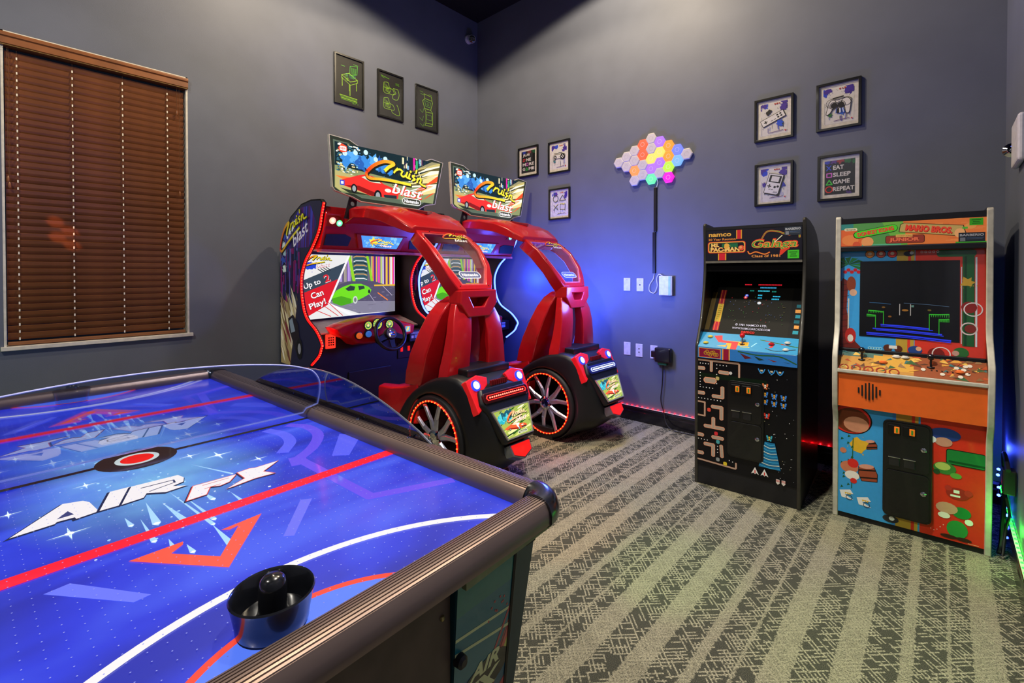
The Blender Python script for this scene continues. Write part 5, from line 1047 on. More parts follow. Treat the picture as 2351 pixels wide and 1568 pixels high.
    bar([(.0, .205), (.03, .205)]); bar([(.10, .205), (.155, .205)]); bar([(.05, .150), (.10, .150), (.10, .085)]); bar([(.0, .085), (.03, .085)]); bar([(.150, .155), (.155, .09)], .022); bar([(.0, .040), (.235, .030), (.24, .035), (.24, .065)], .010)
    dots = [(x, .683) for x in (.015, .032, .05, .067)] + [(x, .683) for x in (.12, .14, .16, .18)] + [(.015, z) for z in (.62, .60, .58, .56, .54)] + [(x, .525) for x in (.015, .035, .055, .075, .095)] + [(.12, z) for z in (.66, .62, .59, .56)] + [(x, .450) for x in (.006, .025, .045, .065, .085, .105, .125, .145)] + [(x, .177) for x in (.006, .025, .044, .063)] + [(.128, z) for z in (.17, .15, .13, .11)] + [(.20, .075), (.22, .07)]
    for x, z in dots: a.rect(x - .0028, z - .0028, x + .0028, z + .0028, 'e8e8e8')
    a.disc(.205, .640, .010, 'c8c8c8', 12)
    for x, z, c in ((.125, .595, 'b8a868'), (.073, .380, 'd84838'), (.118, .232, 'd03038'), (.130, .180, '48a0a8'), (.130, .065, '8a9090'), (.175, .048, 'd8c030')): a.rect(x - .011, z - .009, x + .011, z + .009, c); a.rect(x - .007, z - .012, x + .007, z + .012, c)
    q = random.Random(9)
    for i in range(46): x, z = q.uniform(.37, w - .01), q.uniform(.03, .70); a.rect(x, z, x + .0032, z + .004, q.choice(['d8d8d8', '808890', 'b0a880', '586068']))
    def bug(x, z, c1, c2):
        for dx, dz, c in ((0, .006, c2), (0, -.006, c2), (-.010, .002, c1), (.010, .002, c1), (-.012, .012, c1), (.012, .012, c1), (-.007, -.012, c1), (.007, -.012, c1)): a.rect(x + dx - .0045, z + dz - .005, x + dx + .0045, z + dz + .005, c)
    bug(.405, .585, 'e07848', 'f0e8d8')
    for x, z in ((.405, .535), (.455, .530), (.505, .528), (.405, .490), (.455, .485), (.505, .482)): bug(x, z, '3a80d8', 'e0a030')
    bug(.415, .405, 'd83828', '70b0d0')
    for x, z in ((.365, .305), (.355, .215)): a.rect(x - .003, z - .012, x + .003, z + .012, 'e0e0d8'); a.rect(x - .003, z - .012, x + .003, z - .002, 'd83830')
    for x in (.385, .440, .485): a.line([(x - .018, .690), (x - .010, .672), (x, .664), (x + .010, .672), (x + .018, .690)], .006, '3a90d8'); a.rect(x - .007, .676, x + .007, .686, 'c8c0a8')
    bug(.430, .270, '38a8c0', 'e0c040'); a.poly([(.405, .245), (.460, .245), (.492, .085), (.372, .085)], '1c70a0')
    for i in range(9): z = .238 - .0175 * i; hw_ = .027 + .0036 * i; a.line([tuple(p)[:2] for p in catmull([(.432 - hw_, z, 0), (.432, z - .010, 0), (.432 + hw_, z - .002, 0)], 4)], .0042, 'e0e8d0' if i % 2 else '40b0e0')
    for x in (.352, .405): a.poly([(x - .022, .030), (x - .012, .05), (x, .075), (x + .012, .05), (x + .022, .030), (x + .008, .038), (x, .03), (x - .008, .038)], 'e0e0dc'); a.rect(x - .003, .035, x + .003, .055, 'd03028')
    for x in (.478, .508): a.poly([(x - .010, .010), (x, .0), (x + .010, .010), (x + .010, .032), (x - .010, .032)], 'd8d0c8'); a.rect(x - .010, .018, x + .010, .021, 'c83838'); a.rect(x - .010, .025, x + .010, .028, 'c83838')
    a.build('front_print', ARTP, fr)
    coin_door(T, -.098, .112, .232, .722, .466, -.004, .30)
    return T

def wide_cabinet():
    T = thing('upright_arcade_cabinet', 'wide white-edged upright arcade cabinet with orange, blue and red front', 'arcade game', (4.2245, -.82, 0), R(2.4)); HW = .325
    PF = [(0, 0), (-.010, .30), (-.016, .560), (-.036, .61), (-.060, .655), (-.075, .80), (-.078, .93), (-.070, .955), (-.030, 1.01), (.018, 1.075), (.034, 1.13), (.040, 1.30), (.046, 1.476), (.050, 1.725)]
    PB = [(.075, 1.738), (.40, 1.738), (.62, 1.70), (.74, 1.60), (.76, 1.50), (.76, 0)]
    TW = mat('edge_trim_white', 'ccc8b8', .4); SB = mat('side_black', '0c0e10', .35)
    for s in (-1, 1):
        o = MB().prism(PF + PB, lambda a, b, d: (d, a, b), s * HW, s * (HW - .022)).build('side_panel', SB, T)
        MB().prism(PF + [(PF[-1][0] + .012, 1.738)] + [(p[0] + .014, p[1]) for p in reversed(PF)], lambda a, b, d: (d, a - .004, b), s * (HW + .0015), s * (HW - .0245)).build('edge_trim', TW, o, bevel=.004, smooth=True)
    W_ = HW - .022; B = lambda a, b, m_, n_, par=T, **k: MB().box(a, b).build(n_, m_, par, **k)
    B((-W_, .012, 0), (W_, .74, .845), CABK, 'body'); B((-W_, .12, .845), (W_, .74, 1.70), CABK, 'back_box'); B((-W_, .052, 1.690), (W_, .14, 1.722), mat('trim_dark', '15151a', .35), 'top_strip'); B((-W_, .046, 1.532), (W_, .12, 1.560), mat('trim_dark', '15151a', .35), 'marquee_rail', bevel=.004)
    mq = B((-W_, .052, 1.560), (W_, .12, 1.692), mat('marquee_box2', '30201a', .3), 'marquee')
    a = Art((-W_, .0515, 1.562), (1, 0, 0), (0, 0, 1)); w, h = 2 * W_, .128; a.clip = [(0, 0), (w, 0), (w, h), (0, h)]; a.rect(0, 0, w, h, '5a9a50'); a.poly([(0, 0), (.11, 0), (.10, .07), (.06, .10), (0, .095)], 'e86a38'); a.poly([(.24, h), (.29, 0), (w, 0), (w, h)], 'f0803c'); a.rect(.0, .095, .06, h, '3a8a80'); a.poly([(.19, h), (.28, h), (.30, 0), (.25, 0)], '74b848'); a.rect(.10, 0, w * .45, .008, '60b888')
    q = random.Random(6)
    for i in range(20): x = q.uniform(.35, .58); z = q.uniform(0, h); a.rect(x, z, x + .03, z + .006, q.choice(['f48a48', 'e8743a', 'f89048']))
    a.disc(.045, .035, .040, 'f08848', 18, .030); a.disc(.125, .022, .028, 'f0a060', 14); a.disc(.075, .008, .018, 'd85838', 12)     # plain patches in place of the painted figures
    a.rrect(.018, .088, .078, .104, .007, 'f4e8b8'); a.text('Nintendo', .024, .091, .048, .009, '4a2a18', .03)
    t = R(11); c, s_ = math.cos(t), math.sin(t); O = (.165, .080)
    L = lambda x, z: (O[0] + x * c - z * s_, O[1] + x * s_ + z * c)
    cap = [L(-.085 + .021 * math.cos(R(a_)), .021 * math.sin(R(a_))) for a_ in range(90, 271, 30)] + [L(.075 + .021 * math.cos(R(a_)), .021 * math.sin(R(a_))) for a_ in range(-90, 91, 30)]
    a.poly([(p[0] - .001, p[1] - .001) for p in cap], '183010'); a.poly(shrink(cap, .003), '50d830'); p = L(-.088, -.011); a.text('DONKEY KONG', p[0], p[1], .165, .023, 'f05038', .05, 0, t, '8a2010', .05)
    t2 = R(-8); pl = [(.262, .070), (.268, .112), (.285, .120), (.52, .092), (.53, .05), (.50, .036)]; a.poly(pl, '30200c'); a.poly(shrink(pl, .003), 'c8a860'); a.text('MARIO BROS.', .290, .074, .19, .034, '9a1c10', .06, 0, t2); a.text('MARIO BROS.', .288, .077, .19, .034, 'f04830', .05, 0, t2)
    a.rrect(.205, .008, .37, .052, .010, '401810'); a.rrect(.208, .010, .367, .050, .008, '9a3c2c'); a.rect(.25, .042, .32, .056, 'f0b860'); a.text('DONKEY KONG', .253, .045, .064, .007, '8a4820', .02); a.text('JUNIOR', .222, .014, .128, .025, 'f0704c', .05, shade='501810')
    a.disc(.505, .052, .020, 'f8b070', 12, .024); a.disc(.545, .085, .022, 'f0a050', 12, .015); a.rect(.515, .072, .535, .082, '50b838'); a.rect(.49, 0, w, .007, '40a830')
    a.build('marquee_print', MARQP, mq); sticker(mq, .198, .0496, 1.568, .098, .046); green_note(mq, .238, .0496, 1.650, .050, .036)
    # glass front with printed border and black screen
    G0, G1_ = Vector((0, .052, .960)), Vector((0, .100, 1.533)); gv = (G1_ - G0).normalized(); L_ = (G1_ - G0).length; gn = Vector((1, 0, 0)).cross(gv); gp = lambda x, s, d: G0 + Vector((x, 0, 0)) + gv * s + gn * d
    gl = MB().hexa([gp(-W_, 0, -.02), gp(W_, 0, -.02), gp(W_, 0, 0), gp(-W_, 0, 0)], [gp(-W_, L_, -.02), gp(W_, L_, -.02), gp(W_, L_, 0), gp(-W_, L_, 0)]).build('screen_surround', mat('recess_black', '060608', .6, spec=.1), T)
    a = Art(gp(-W_, 0, .0008), (1, 0, 0), gv); w, h = 2 * W_, L_; a.clip = [(0, 0), (w, 0), (w, h), (0, h)]; a.rect(0, 0, w, h, '3a9ad8'); a.rect(w * .55, 0, w, h, 'd83a28'); a.rect(w * .42, 0, w * .50, h, 'b89838'); a.rect(w * .50, 0, w * .52, h, 'd83a28'); a.rect(w * .52, 0, w * .545, h, 'b89838')
    a.poly([(.0, .0), (.12, .0), (.075, .05), (.045, .13), (.030, .24), (.036, .40), (.012, .42), (.0, .40)], '6a2018')
    for i in range(11): a.line([(.005, .03 + .035 * i), (.04, .036 + .035 * i)], .003, '3a100c')
    for i in range(9):
        an = R(-20 + 28 * i); a.poly([(.035, .50), (.035 + .075 * math.cos(an - .2), .49 + .055 * math.sin(an - .2)), (.035 + .085 * math.cos(an), .48 + .06 * math.sin(an)), (.035 + .07 * math.cos(an + .2), .49 + .05 * math.sin(an + .2))], ['1c6a2c', '28883a'][i % 2])
    for i in range(6): a.disc(.02 + .016 * i, .455 + .012 * (i % 2), .010, 'c01c24', 9)
    a.disc(.050, .385, .022, '8a3c20', 14, .045); a.disc(.060, .335, .018, 'd8a888', 12, .020); a.rect(.036, .12, .042, .30, 'd0c8b8'); a.disc(.050, .085, .026, 'b02820', 14, .045); a.disc(.05, .07, .014, 'e0d8c8', 10, .022)
    for x, c in ((.135, 'e08828'), (.185, 'c04830'), (.235, 'd83028')): a.disc(x, h - .018, .023, '101014', 16); a.disc(x, h - .018, .020, c, 16); a.disc(x, h - .016, .009, 'e8d0b0', 10)
    for i in range(14): a.poly([(.11 + .008 * i, .0), (.114 + .008 * i, .018), (.118 + .008 * i, .0)], '1c6838')
    for i in range(5): a.circ(.14 + .012 * i, .022, .007, .003, 'a8e8e8', 10)
    a.disc(.22, .030, .020, '5a2c18', 12); a.disc(.265, .030, .018, '5a2c18', 12); a.rect(.225, .028, .26, .045, 'e0e0d8')
    a.disc(.335, .030, .030, '284888', 14, .022); a.disc(.350, .038, .012, 'e8b088', 10); a.disc(.42, .018, .034, '7a2018', 16, .032); a.circ(.44, .02, .035, .005, 'e8d8d0', 18); a.disc(.515, .035, .030, '2c6a2c', 14, .026); a.disc(.495, .030, .014, 'c89888', 10)
    a.rect(.52, .07, .565, .54, '1c5a2c'); a.rect(.527, .07, .536, .54, '0e3a1c'); a.rect(.568, .07, .575, .53, 'd0dce8'); a.rect(.515, .08, .518, .48, 'c8d4e0'); a.rrect(.42, h - .040, .572, h - .004, .014, '1c5a2c')   # a plain green band
    a.splat(.540, .40, .026, 'c8a030', 12, 4); a.disc(.545, .27, .030, '8a2018', 14); a.circ(.56, .26, .034, .005, 'e0d8d8', 18); a.circ(.545, .16, .030, .006, 'd8c8c8', 18); a.disc(.55, .16, .022, '7a2820', 12)
    for i in range(5): a.circ(.36 + .016 * i, h - .012, .005, .002, 'f0e8e0', 7)
    a.disc(.305, h - .020, .022, '20202a', 12, .014); a.disc(.318, h - .016, .009, 'd8d8d8', 8)
    x0, x1, z0, z1 = W_ - .212, W_ + .207, .086, .516; a.rect(x0, z0, x1, z1, '050506'); a.build('border_print', ARTW, gl)
    a = Art(gp(-W_, 0, .0050), (1, 0, 0), gv); sx = x0 + .035; sw_ = .35; BL = '2838d8'; GN = '30a028'
    def row(z, dz, u0, u1, col, t_): a.line([tuple(p)[:2] for p in catmull([(sx + sw_ * u0, z, 0), (sx + sw_ * (u0 + u1) / 2, z - dz * .3, 0), (sx + sw_ * u1, z - dz, 0)], 5)], t_, col)
    row(.158, .010, .18, .76, BL, .007); row(.150, .010, .18, .80, BL, .004); row(.134, .012, .08, .90, BL, .007); row(.126, .012, .12, .92, BL, .004); row(.108, .016, .0, 1.0, BL, .008); row(.099, .016, .0, 1.0, BL, .004)
    row(.280, .006, .03, .30, '386890', .002); row(.282, .012, .46, .98, '486078', .002)
    for u0, u1, z, zl in ((.02, .21, .235, .16), (.0, .11, .212, .14)): row(z, .006, u0, u1, GN, .006); a.line([(sx + sw_ * u1, z - .006), (sx + sw_ * u1, zl)], .003, GN); [a.line([(sx + sw_ * (u0 + (u1 - u0) * i / 9), z), (sx + sw_ * (u0 + (u1 - u0) * i / 9), z - .012)], .002, GN) for i in range(10)]
    for u0, u1, z, zl in ((.76, .98, .225, .14), (.87, .98, .200, .12)): row(z, -.004, u0, u1, GN, .006); a.line([(sx + sw_ * u0, z), (sx + sw_ * u0, zl)], .003, GN); [a.line([(sx + sw_ * (u0 + (u1 - u0) * i / 9), z), (sx + sw_ * (u0 + (u1 - u0) * i / 9), z - .012)], .002, GN) for i in range(10)]
    for u in (.41, .54): a.line([(sx + sw_ * u, .276), (sx + sw_ * u, .215)], .003, 'b0a8a0')
    a.disc(sx + sw_ * .475, .243, .014, '8a5a20', 10, .006); a.disc(sx + sw_ * .21, .255, .008, '6a4a18', 8, .005); a.disc(sx + sw_ * .29, .205, .008, '7a4a18', 8, .005); a.disc(sx + sw_ * .76, .248, .008, '5a4a18', 8, .005)
    for r in range(2): a.rect(sx + sw_ * .55, .262 + .006 * r, sx + sw_ * .58, .265 + .006 * r, '70a090')
    a.build('screen_print', SCRM, gl); MB().hexa([gp(-W_, .0, .010), gp(W_, .0, .010), gp(W_, .0, .013), gp(-W_, .0, .013)], [gp(-W_, L_, .010), gp(W_, L_, .010), gp(W_, L_, .013), gp(-W_, L_, .013)]).build('glass_front', PG, gl)
    B((-W_, .030, .945), (W_, .056, .975), mat('trim_dark', '15151a', .35), 'lower_trim', bevel=.004)
    # control panel
    C0, C1 = (-.070, .868), (.035, .958); cpn = [(C0[0], .85), C0, C1, (.06, .85)]
    cp = MB().hexa([(-W_, a_, b_) for a_, b_ in cpn], [(W_, a_, b_) for a_, b_ in cpn]).build('control_panel', mat('panel_tan', 'a8743a', .35, coat=.25), T)
    cu = Vector((0, C1[0] - C0[0], C1[1] - C0[1])); cl = cu.length; a = Art(Vector((-W_, C0[0] - .0006, C0[1] + .0006)), (1, 0, 0), cu); a.clip = [(0, 0), (2 * W_, 0), (2 * W_, cl), (0, cl)]; q = random.Random(17); a.rect(0, 0, 2 * W_, cl, 'b0803c'); a.rect(.33, 0, 2 * W_, cl, '8a4a2c'); a.rect(0, .10, .2, cl, '4a6a60'); a.rect(.16, .02, .33, .12, 'c0923c')
    for i in range(90): x, z = q.uniform(0, 2 * W_), q.uniform(0, cl); a.poly([(x, z), (x + q.uniform(.01, .05), z + q.uniform(-.01, .02)), (x + q.uniform(.0, .03), z + q.uniform(.01, .03))], q.choice(['c89040', '7a5a38', '3a6868', 'a84a28', 'd0a850', '5a3a28', '3a5a38', '8a6a48']))
    for i in range(5): a.circ(.03 + .055 * i, .012, .020, .006, '8a2c1c', 14)
    for i in range(8): a.disc(q.uniform(.36, .58), q.uniform(.02, .12), .010, 'c8c0b0', 10); a.disc(.4 + .02 * i, .05, .004, '302018', 8)
    a.build('panel_print', ARTP, cp); yz = lambda s: (C0[0] + cu.y * s, C0[1] + cu.z * s)
    for x, s in ((-.195, .62), (.095, .55)): y_, z_ = yz(s); joystick(cp, x, y_, z_, 'k', 'black')
    for x, s, c in ((-.045, .90, 'e8e4d8'), (-.008, .90, 'e8e4d8'), (-.100, .55, 'f07838'), (.205, .42, 'f07838')): y_, z_ = yz(s); button(cp, x, y_, z_, c, .014, .15 if c[0] == 'f' else 0)
    B((-W_, -.080, .848), (W_, -.060, .868), TW, 'white_rail', bevel=.004)
    og = MB().hexa([(-W_, -.020, .655), (-W_, -.020, .85), (-W_, -.064, .85), (-W_, -.054, .655)], [(W_, -.020, .655), (W_, -.020, .85), (W_, -.064, .85), (W_, -.054, .655)]).build('orange_panel', mat('cabinet_orange', 'ff7024', .4, coat=.15, noise=.04), T)
    m = None
    for i, hh in enumerate((.030, .060, .085, .095, .085, .060, .030)):
        x = -.205 + .0155 * i; t_ = lambda z: -.054 - .010 * (z - .655) / .195
        MB().box((x - .0035, t_(.755) - .0035, .757 - hh / 2), (x + .0035, t_(.755) + .004, .757 + hh / 2)).build('speaker_slot', mat('slot_black', '080808', .7), og)
    fr = MB().hexa([(-W_, .0, 0.03), (-W_, -.014, .655), (-W_, .02, .655), (-W_, .02, .03)], [(W_, .0, .03), (W_, -.014, .655), (W_, .02, .655), (W_, .02, .03)]).build('front_panel', CABK, T)
    vv = Vector((0, -.014, .625)); a = Art(Vector((-W_, -.0006, .03)), (1, 0, 0), vv); w, h = 2 * W_, .625; a.clip = [(0, 0), (w, 0), (w, h), (0, h)]; a.rect(0, 0, w, h, '3a9ad8'); a.rect(.36, 0, w, h, 'd8321f'); a.rect(.245, 0, .275, h, '3a80d0'); a.rect(.26, 0, .335, h, 'b89038'); a.rect(.325, 0, .338, h, 'd8321f'); a.rect(.338, 0, .352, h, 'c89c38')
    # plain stand-ins of the same size and colours where the printed figures are
    a.disc(.060, .545, .098, '15100e', 26, .085); a.disc(.058, .545, .093, 'd02c24', 26, .080); a.disc(.064, .540, .080, '6a3018', 22, .070); a.disc(.085, .520, .058, 'c88868', 20, .044)
    def barrel(x, z, r_, hh, an):
        c_, s2 = math.cos(an), math.sin(an); f = lambda L: [(x + p[0] * c_ - p[1] * s2, z + p[0] * s2 + p[1] * c_) for p in L]
        a.poly(f([(-hh, -r_ * .8), (0, -r_), (hh, -r_ * .8), (hh, r_ * .8), (0, r_), (-hh, r_ * .8)]), '20100c'); a.poly(f([(-hh + .003, -r_ * .74), (0, -r_ * .93), (hh - .003, -r_ * .74), (hh - .003, r_ * .74), (0, r_ * .93), (-hh + .003, r_ * .74)]), '9a4a30')
        for k in (-.5, .5): a.poly(f([(hh * k - .004, -r_ * .88), (hh * k + .004, -r_ * .88), (hh * k + .004, r_ * .88), (hh * k - .004, r_ * .88)]), '201410')
        p = f([(-hh, 0)])[0]; a.disc(p[0], p[1], r_ * .28, 'd89880', 12, r_ * .78, an)
    barrel(.152, .415, .030, .022, R(-75)); barrel(.140, .250, .045, .042, R(-80)); a.splat(.100, .405, .038, 'e0b030', 14, 6, .4)
    for i in range(16): x = .014 + .05 * math.sin(i * .9) ** 2; z = .14 + .020 * i; a.poly([(x, z), (x + .014, z + .008), (x + .004, z + .016)], '1c5a2c')
    a.line([(.066, .15), (.072, .44)], .004, '1c5a2c'); a.disc(.055, .270, .042, 'c87858', 16, .034); a.disc(.072, .295, .026, 'd02c24', 14); a.disc(.068, .225, .034, 'e8e0d8', 14, .026); a.disc(.026, .36, .016, 'c87858', 10); a.disc(.075, .195, .016, 'd02c24', 10)
    for x, z, k in ((.045, .105, 0), (.125, .085, -.3)):
        a.poly([(x - .035, z + .02), (x + .015, z + .035), (x + .030, z + .012), (x - .010, z), (x + .032, z - .022), (x - .025, z - .018)], 'e8e8e4'); [a.poly([(x - .012 + .010 * i, z + .014), (x - .006 + .010 * i, z + .002), (x + .010 * i, z + .014)], 'd8b030') for i in range(3)]; a.circ(x + .01, z - .012, .014, .003, '303840', 12)
    a.disc(.240, .030, .035, '303034', 14, .020); a.disc(.245, .034, .012, 'e8e8e8', 10)
    for i in range(10): a.disc(.345 + .012 * i, .055 + .022 * math.sin(i * .8), .0022, 'f0e0d0', 6)
    a.disc(.455, .545, .060, '28408a', 20, .034); a.disc(.450, .505, .034, 'c89078', 16, .024); a.disc(.405, .510, .018, 'e8e8e8', 10); a.rrect(.46, .395, .606, .475, .012, '101c14'); a.rrect(.463, .399, .606, .471, .010, '1f7a38'); a.rect(.47, .405, .606, .416, '0e4a22')   # plain green band
    a.disc(.455, .370, .044, '3a7a34', 18, .032); a.disc(.448, .378, .030, 'b0c060', 14, .020); a.disc(.498, .340, .022, '60a040', 12, .015); a.disc(.425, .345, .014, '25482a', 8)
    a.disc(.505, .250, .044, 'a02820', 16, .030); a.rect(.490, .252, .512, .268, 'e8e4dc'); a.rect(.478, .232, .515, .242, 'e8e4dc'); a.disc(.47, .272, .014, 'b83028', 10); a.disc(.545, .262, .016, 'b83028', 10)
    a.disc(.520, .155, .036, '1f7a38', 16, .030); a.disc(.465, .165, .042, 'c89078', 16, .030); a.disc(.455, .125, .024, 'e8dcd0', 12, .016); a.disc(.505, .065, .040, '2c8a3c', 16, .046); a.disc(.548, .115, .016, 'e8e4dc', 10); a.disc(.475, .02, .034, '3a2018', 12, .010); a.disc(.53, .02, .030, '3a2018', 12, .010)
    a.rect(.545, .006, .585, .009, 'e8a078'); a.build('front_print', ARTP, fr)
    B((-W_, .006, .0), (W_, .02, .03), CABK, 'kick_plate'); coin_door(T, -.098, .104, .085, .610, .345, -.010, .30)
    return T
space_cabinet(); wide_cabinet()
# ================================================================== air hockey table in the foreground
XL, YL, ZS = 1.178, .575, .790
TB = thing('air_hockey_table', 'large blue glowing air hockey table with brown ribbed rails', 'air hockey table', (2.410, -3.809, 0), R(2.3))
def playfield():
    m = bpy.data.materials.new('playfield_blue'); m.use_nodes = True; nt = m.node_tree; b = nt.nodes['Principled BSDF']; N = nt.nodes.new; L = nt.links
    tc = N('ShaderNodeTexCoord'); mp = N('ShaderNodeMapping'); L.new(tc.outputs['Object'], mp.inputs[0]); mp.inputs['Scale'].default_value = (3.4, 1.2, 1)
    n = N('ShaderNodeTexNoise'); n.inputs['Scale'].default_value = 1.6; n.inputs['Detail'].default_value = 2; n.inputs['Distortion'].default_value = .6; L.new(mp.outputs[0], n.inputs['Vector'])
    cr = N('ShaderNodeValToRGB'); L.new(n.outputs['Fac'], cr.inputs[0]); e = cr.color_ramp.elements; e[0].position = .30; e[0].color = H('1220b0'); e[1].position = .72; e[1].color = H('4462ff'); k = e.new(.5); k.color = H('2238e6')
    # printed pale burst at the middle of the field
    sx = N('ShaderNodeSeparateXYZ'); L.new(tc.outputs['Object'], sx.inputs[0])
    def M(op, *a):
        q = N('ShaderNodeMath'); q.operation = op
        for i, v in enumerate(a):
            if isinstance(v, (int, float)): q.inputs[i].default_value = v
            else: L.new(v, q.inputs[i])
        return q.outputs[0]
    ax = M('ABSOLUTE', sx.outputs[0]); d = M('SQRT', M('ADD', M('POWER', M('MULTIPLY', M('SUBTRACT', ax, .22), 1.15), 2.0), M('POWER', M('MULTIPLY', sx.outputs[1], 1.5), 2.0)))
    n2 = N('ShaderNodeTexNoise'); n2.inputs['Scale'].default_value = 9; n2.inputs['Detail'].default_value = 4; L.new(tc.outputs['Object'], n2.inputs['Vector'])
    g = M('MULTIPLY', M('MAXIMUM', M('SUBTRACT', 1.0, M('DIVIDE', d, .50)), 0.0), M('ADD', .35, M('MULTIPLY', n2.outputs['Fac'], 1.0)))
    mx = N('ShaderNodeMix'); mx.data_type = 'RGBA'; L.new(g, mx.inputs['Factor']); L.new(cr.outputs[0], mx.inputs['A']); mx.inputs['B'].default_value = H('90dcff')
    L.new(mx.outputs['Result'], b.inputs['Emission Color']); b.inputs['Emission Strength'].default_value = 0.86
    b.inputs['Base Color'].default_value = (.01, .015, .10, 1); b.inputs['Roughness'].default_value = .35; b.inputs['Coat Weight'].default_value = .6; b.inputs['Coat Roughness'].default_value = .12
    return m
pf = MB().box((-XL - .03, -YL - .03, ZS - .03), (XL + .03, YL + .03, ZS)).build('playfield', playfield(), TB)
PLP = print_mat('playfield_print', .3, .90, .5, .2)
a = Art((0, 0, ZS + .0003), (1, 0, 0), (0, 1, 0), eps=6e-6); a.clip = [(-XL, -YL), (XL, -YL), (XL, YL), (-XL, YL)]
AIR = {'A': [(.358, -.306), (.228, -.203), (.245, -.165), (.269, -.155), (.351, -.148), (.358, -.192), (.345, -.193), (.342, -.225), (.351, -.230)],
       'Ah': [(.325, -.224), (.290, -.200), (.324, -.192)],
       'I': [(.233, -.107), (.236, -.064), (.352, -.105), (.351, -.147)],
       'R': [(.238, -.061), (.247, .049), (.280, .056), (.313, .046), (.324, .017), (.349, .043), (.355, -.006), (.322, -.043), (.348, -.055), (.353, -.103)],
       'F': [(.459, .015), (.370, .055), (.377, .165), (.417, .133), (.425, .107), (.411, .085), (.457, .062)],
       'X': [(.462, .112), (.427, .172), (.367, .172), (.362, .208), (.370, .221), (.367, .293), (.417, .227), (.456, .244), (.450, .191), (.460, .129)]}
RV = [(.682, .117), (.700, .052), (.712, .030), (.704, .024), (.686, .026), (.690, .070), (.806, -.012), (.716, -.086), (.697, -.058), (.684, -.046), (.674, -.054), (.677, -.149), (.862, -.019)]
RV = [(.677, -.149), (.678, -.051), (.692, -.055), (.713, -.082), (.806, -.017), (.700, .057), (.704, .036), (.690, .022), (.682, .117), (.862, -.019)]
q = random.Random(44)
for s in (1, -1):
    P = lambda L: [(s * x, s * y) for x, y in L]; sp = lambda L, n=5: P([tuple(p)[:2] for p in catmull([(x, y, 0) for x, y in L], n)])
    # pale violet under-print
    VI = '6450ee'; V2 = '5a62f8'
    a.line(sp([(.028, .485), (.10, .520), (.22, .505), (.33, .430), (.40, .345)]), .040, VI); a.line(sp([(.03, .40), (.12, .42), (.22, .40), (.30, .34)]), .040, V2)
    a.line(P([(.39, .345), (.44, .330)]), .05, VI); a.line(P([(.39, .345), (.812, .349), (.906, .56)]), .034, VI); a.poly(P([(.28, .56), (.36, .60), (.50, .47), (.46, .43)]), V2)
    a.poly(P([(.685, .216), (.701, .240), (.846, .124), (.830, .106)]), '6a70f4'); a.poly(P([(.682, -.278), (.677, -.240), (.839, -.145), (.841, -.172)]), '6a78fa'); a.line(P([(.39, -.345), (.812, -.42), (.906, -.60)]), .034, VI)
    # spark trails
    for (x0, y0), (x1, y1), w in (((.36, .00), (.645, .02), .010), ((.645, .018), (.77, .016), .016), ((.443, -.113), (.501, -.111), .012), ((.383, -.058), (.535, -.068), .018), ((.638, -.069), (.682, -.072), .010), ((.695, -.049), (.74, -.049), .012), ((.417, -.03), (.574, -.019), .016), ((.492, .111), (.574, .112), .010), ((.48, -.089), (.626, -.093), .012), ((.18, .10), (.36, .16), .008), ((.20, -.02), (.34, .02), .010), ((.43, .06), (.50, .065), .014), ((.44, .02), (.62, .03), .012)):
        a.poly(P([(x0, y0), (x1, y1 - w / 2), (x1 + w * .8, y1), (x1, y1 + w / 2)]), 'a8d8ff'); a.disc(s * x1, s * y1, w * .42, 'f0faff', 8)
    for i in range(70):
        x, y = q.uniform(.04, .62), q.gauss(0, .13); a.disc(s * x, s * y, q.uniform(.0012, .0045), q.choice(['e8f8ff', 'b0e0ff', '88c8ff']), 6)
    for x, y, r in ((.435, -.213, .040), (.127, -.144, .030), (.163, .185, .045), (.20, -.30, .028), (.10, .12, .03), (.30, .26, .03)):
        for k in range(4): an = R(90 * k); a.poly(P([(x + r * math.cos(an), y + r * math.sin(an)), (x + r * .12 * math.cos(an + .8), y + r * .12 * math.sin(an + .8)), (x + r * .12 * math.cos(an - .8), y + r * .12 * math.sin(an - .8))]), 'd8f4ff')
        a.disc(s * x, s * y, r * .22, 'f4fcff', 10)
    # title
    for k in ('A', 'I', 'R', 'F', 'X'):
        L = AIR[k]; a.poly(P([(x + .006, y - .004) for x, y in shrink(L, -.004)]), '182048'); 
        if k in 'FX': a.poly(P(shrink(L, -.0025)), 'e84838')
        a.poly(P(L), 'f2eef4')
    a.poly(P(AIR['Ah']), '3a4078'); a.line(P([(.272, -.045), (.278, .030), (.300, .028)]), .005, '283058'); a.line(P([(.300, .028), (.315, -.035)]), .004, '283058'); a.line(P([(.386, .074), (.388, .140)]), .003, 'd84028'); a.line(P([(.415, .070), (.413, .110)]), .003, 'd84028')
    a.rect(*( (.562, -YL, .606, YL) if s > 0 else (-.606, -YL, -.562, YL)), 'ff1c34'); a.poly(P(RV), 'ff5a48')
    # goal arcs
    arc = lambda r, cx_, y0: [(cx_ - r * math.cos(t), y0 + r * math.sin(t)) for t in [R(-78 + 156 * i / 40) for i in range(41)]]
    a.line(P([(1.62 - .67 * math.cos(t), .02 + .67 * math.sin(t)) for t in [R(-52 + 104 * i / 40) for i in range(41)]]), .020, 'f2eef2')
    cc = [(1.365 - .29 * math.cos(t), .0 + .29 * math.sin(t)) for t in [R(-56 + 112 * i / 30) for i in range(31)]]
    a.poly(P(cc), '5a80ff'); a.line(P(cc), .014, 'ff4a38')
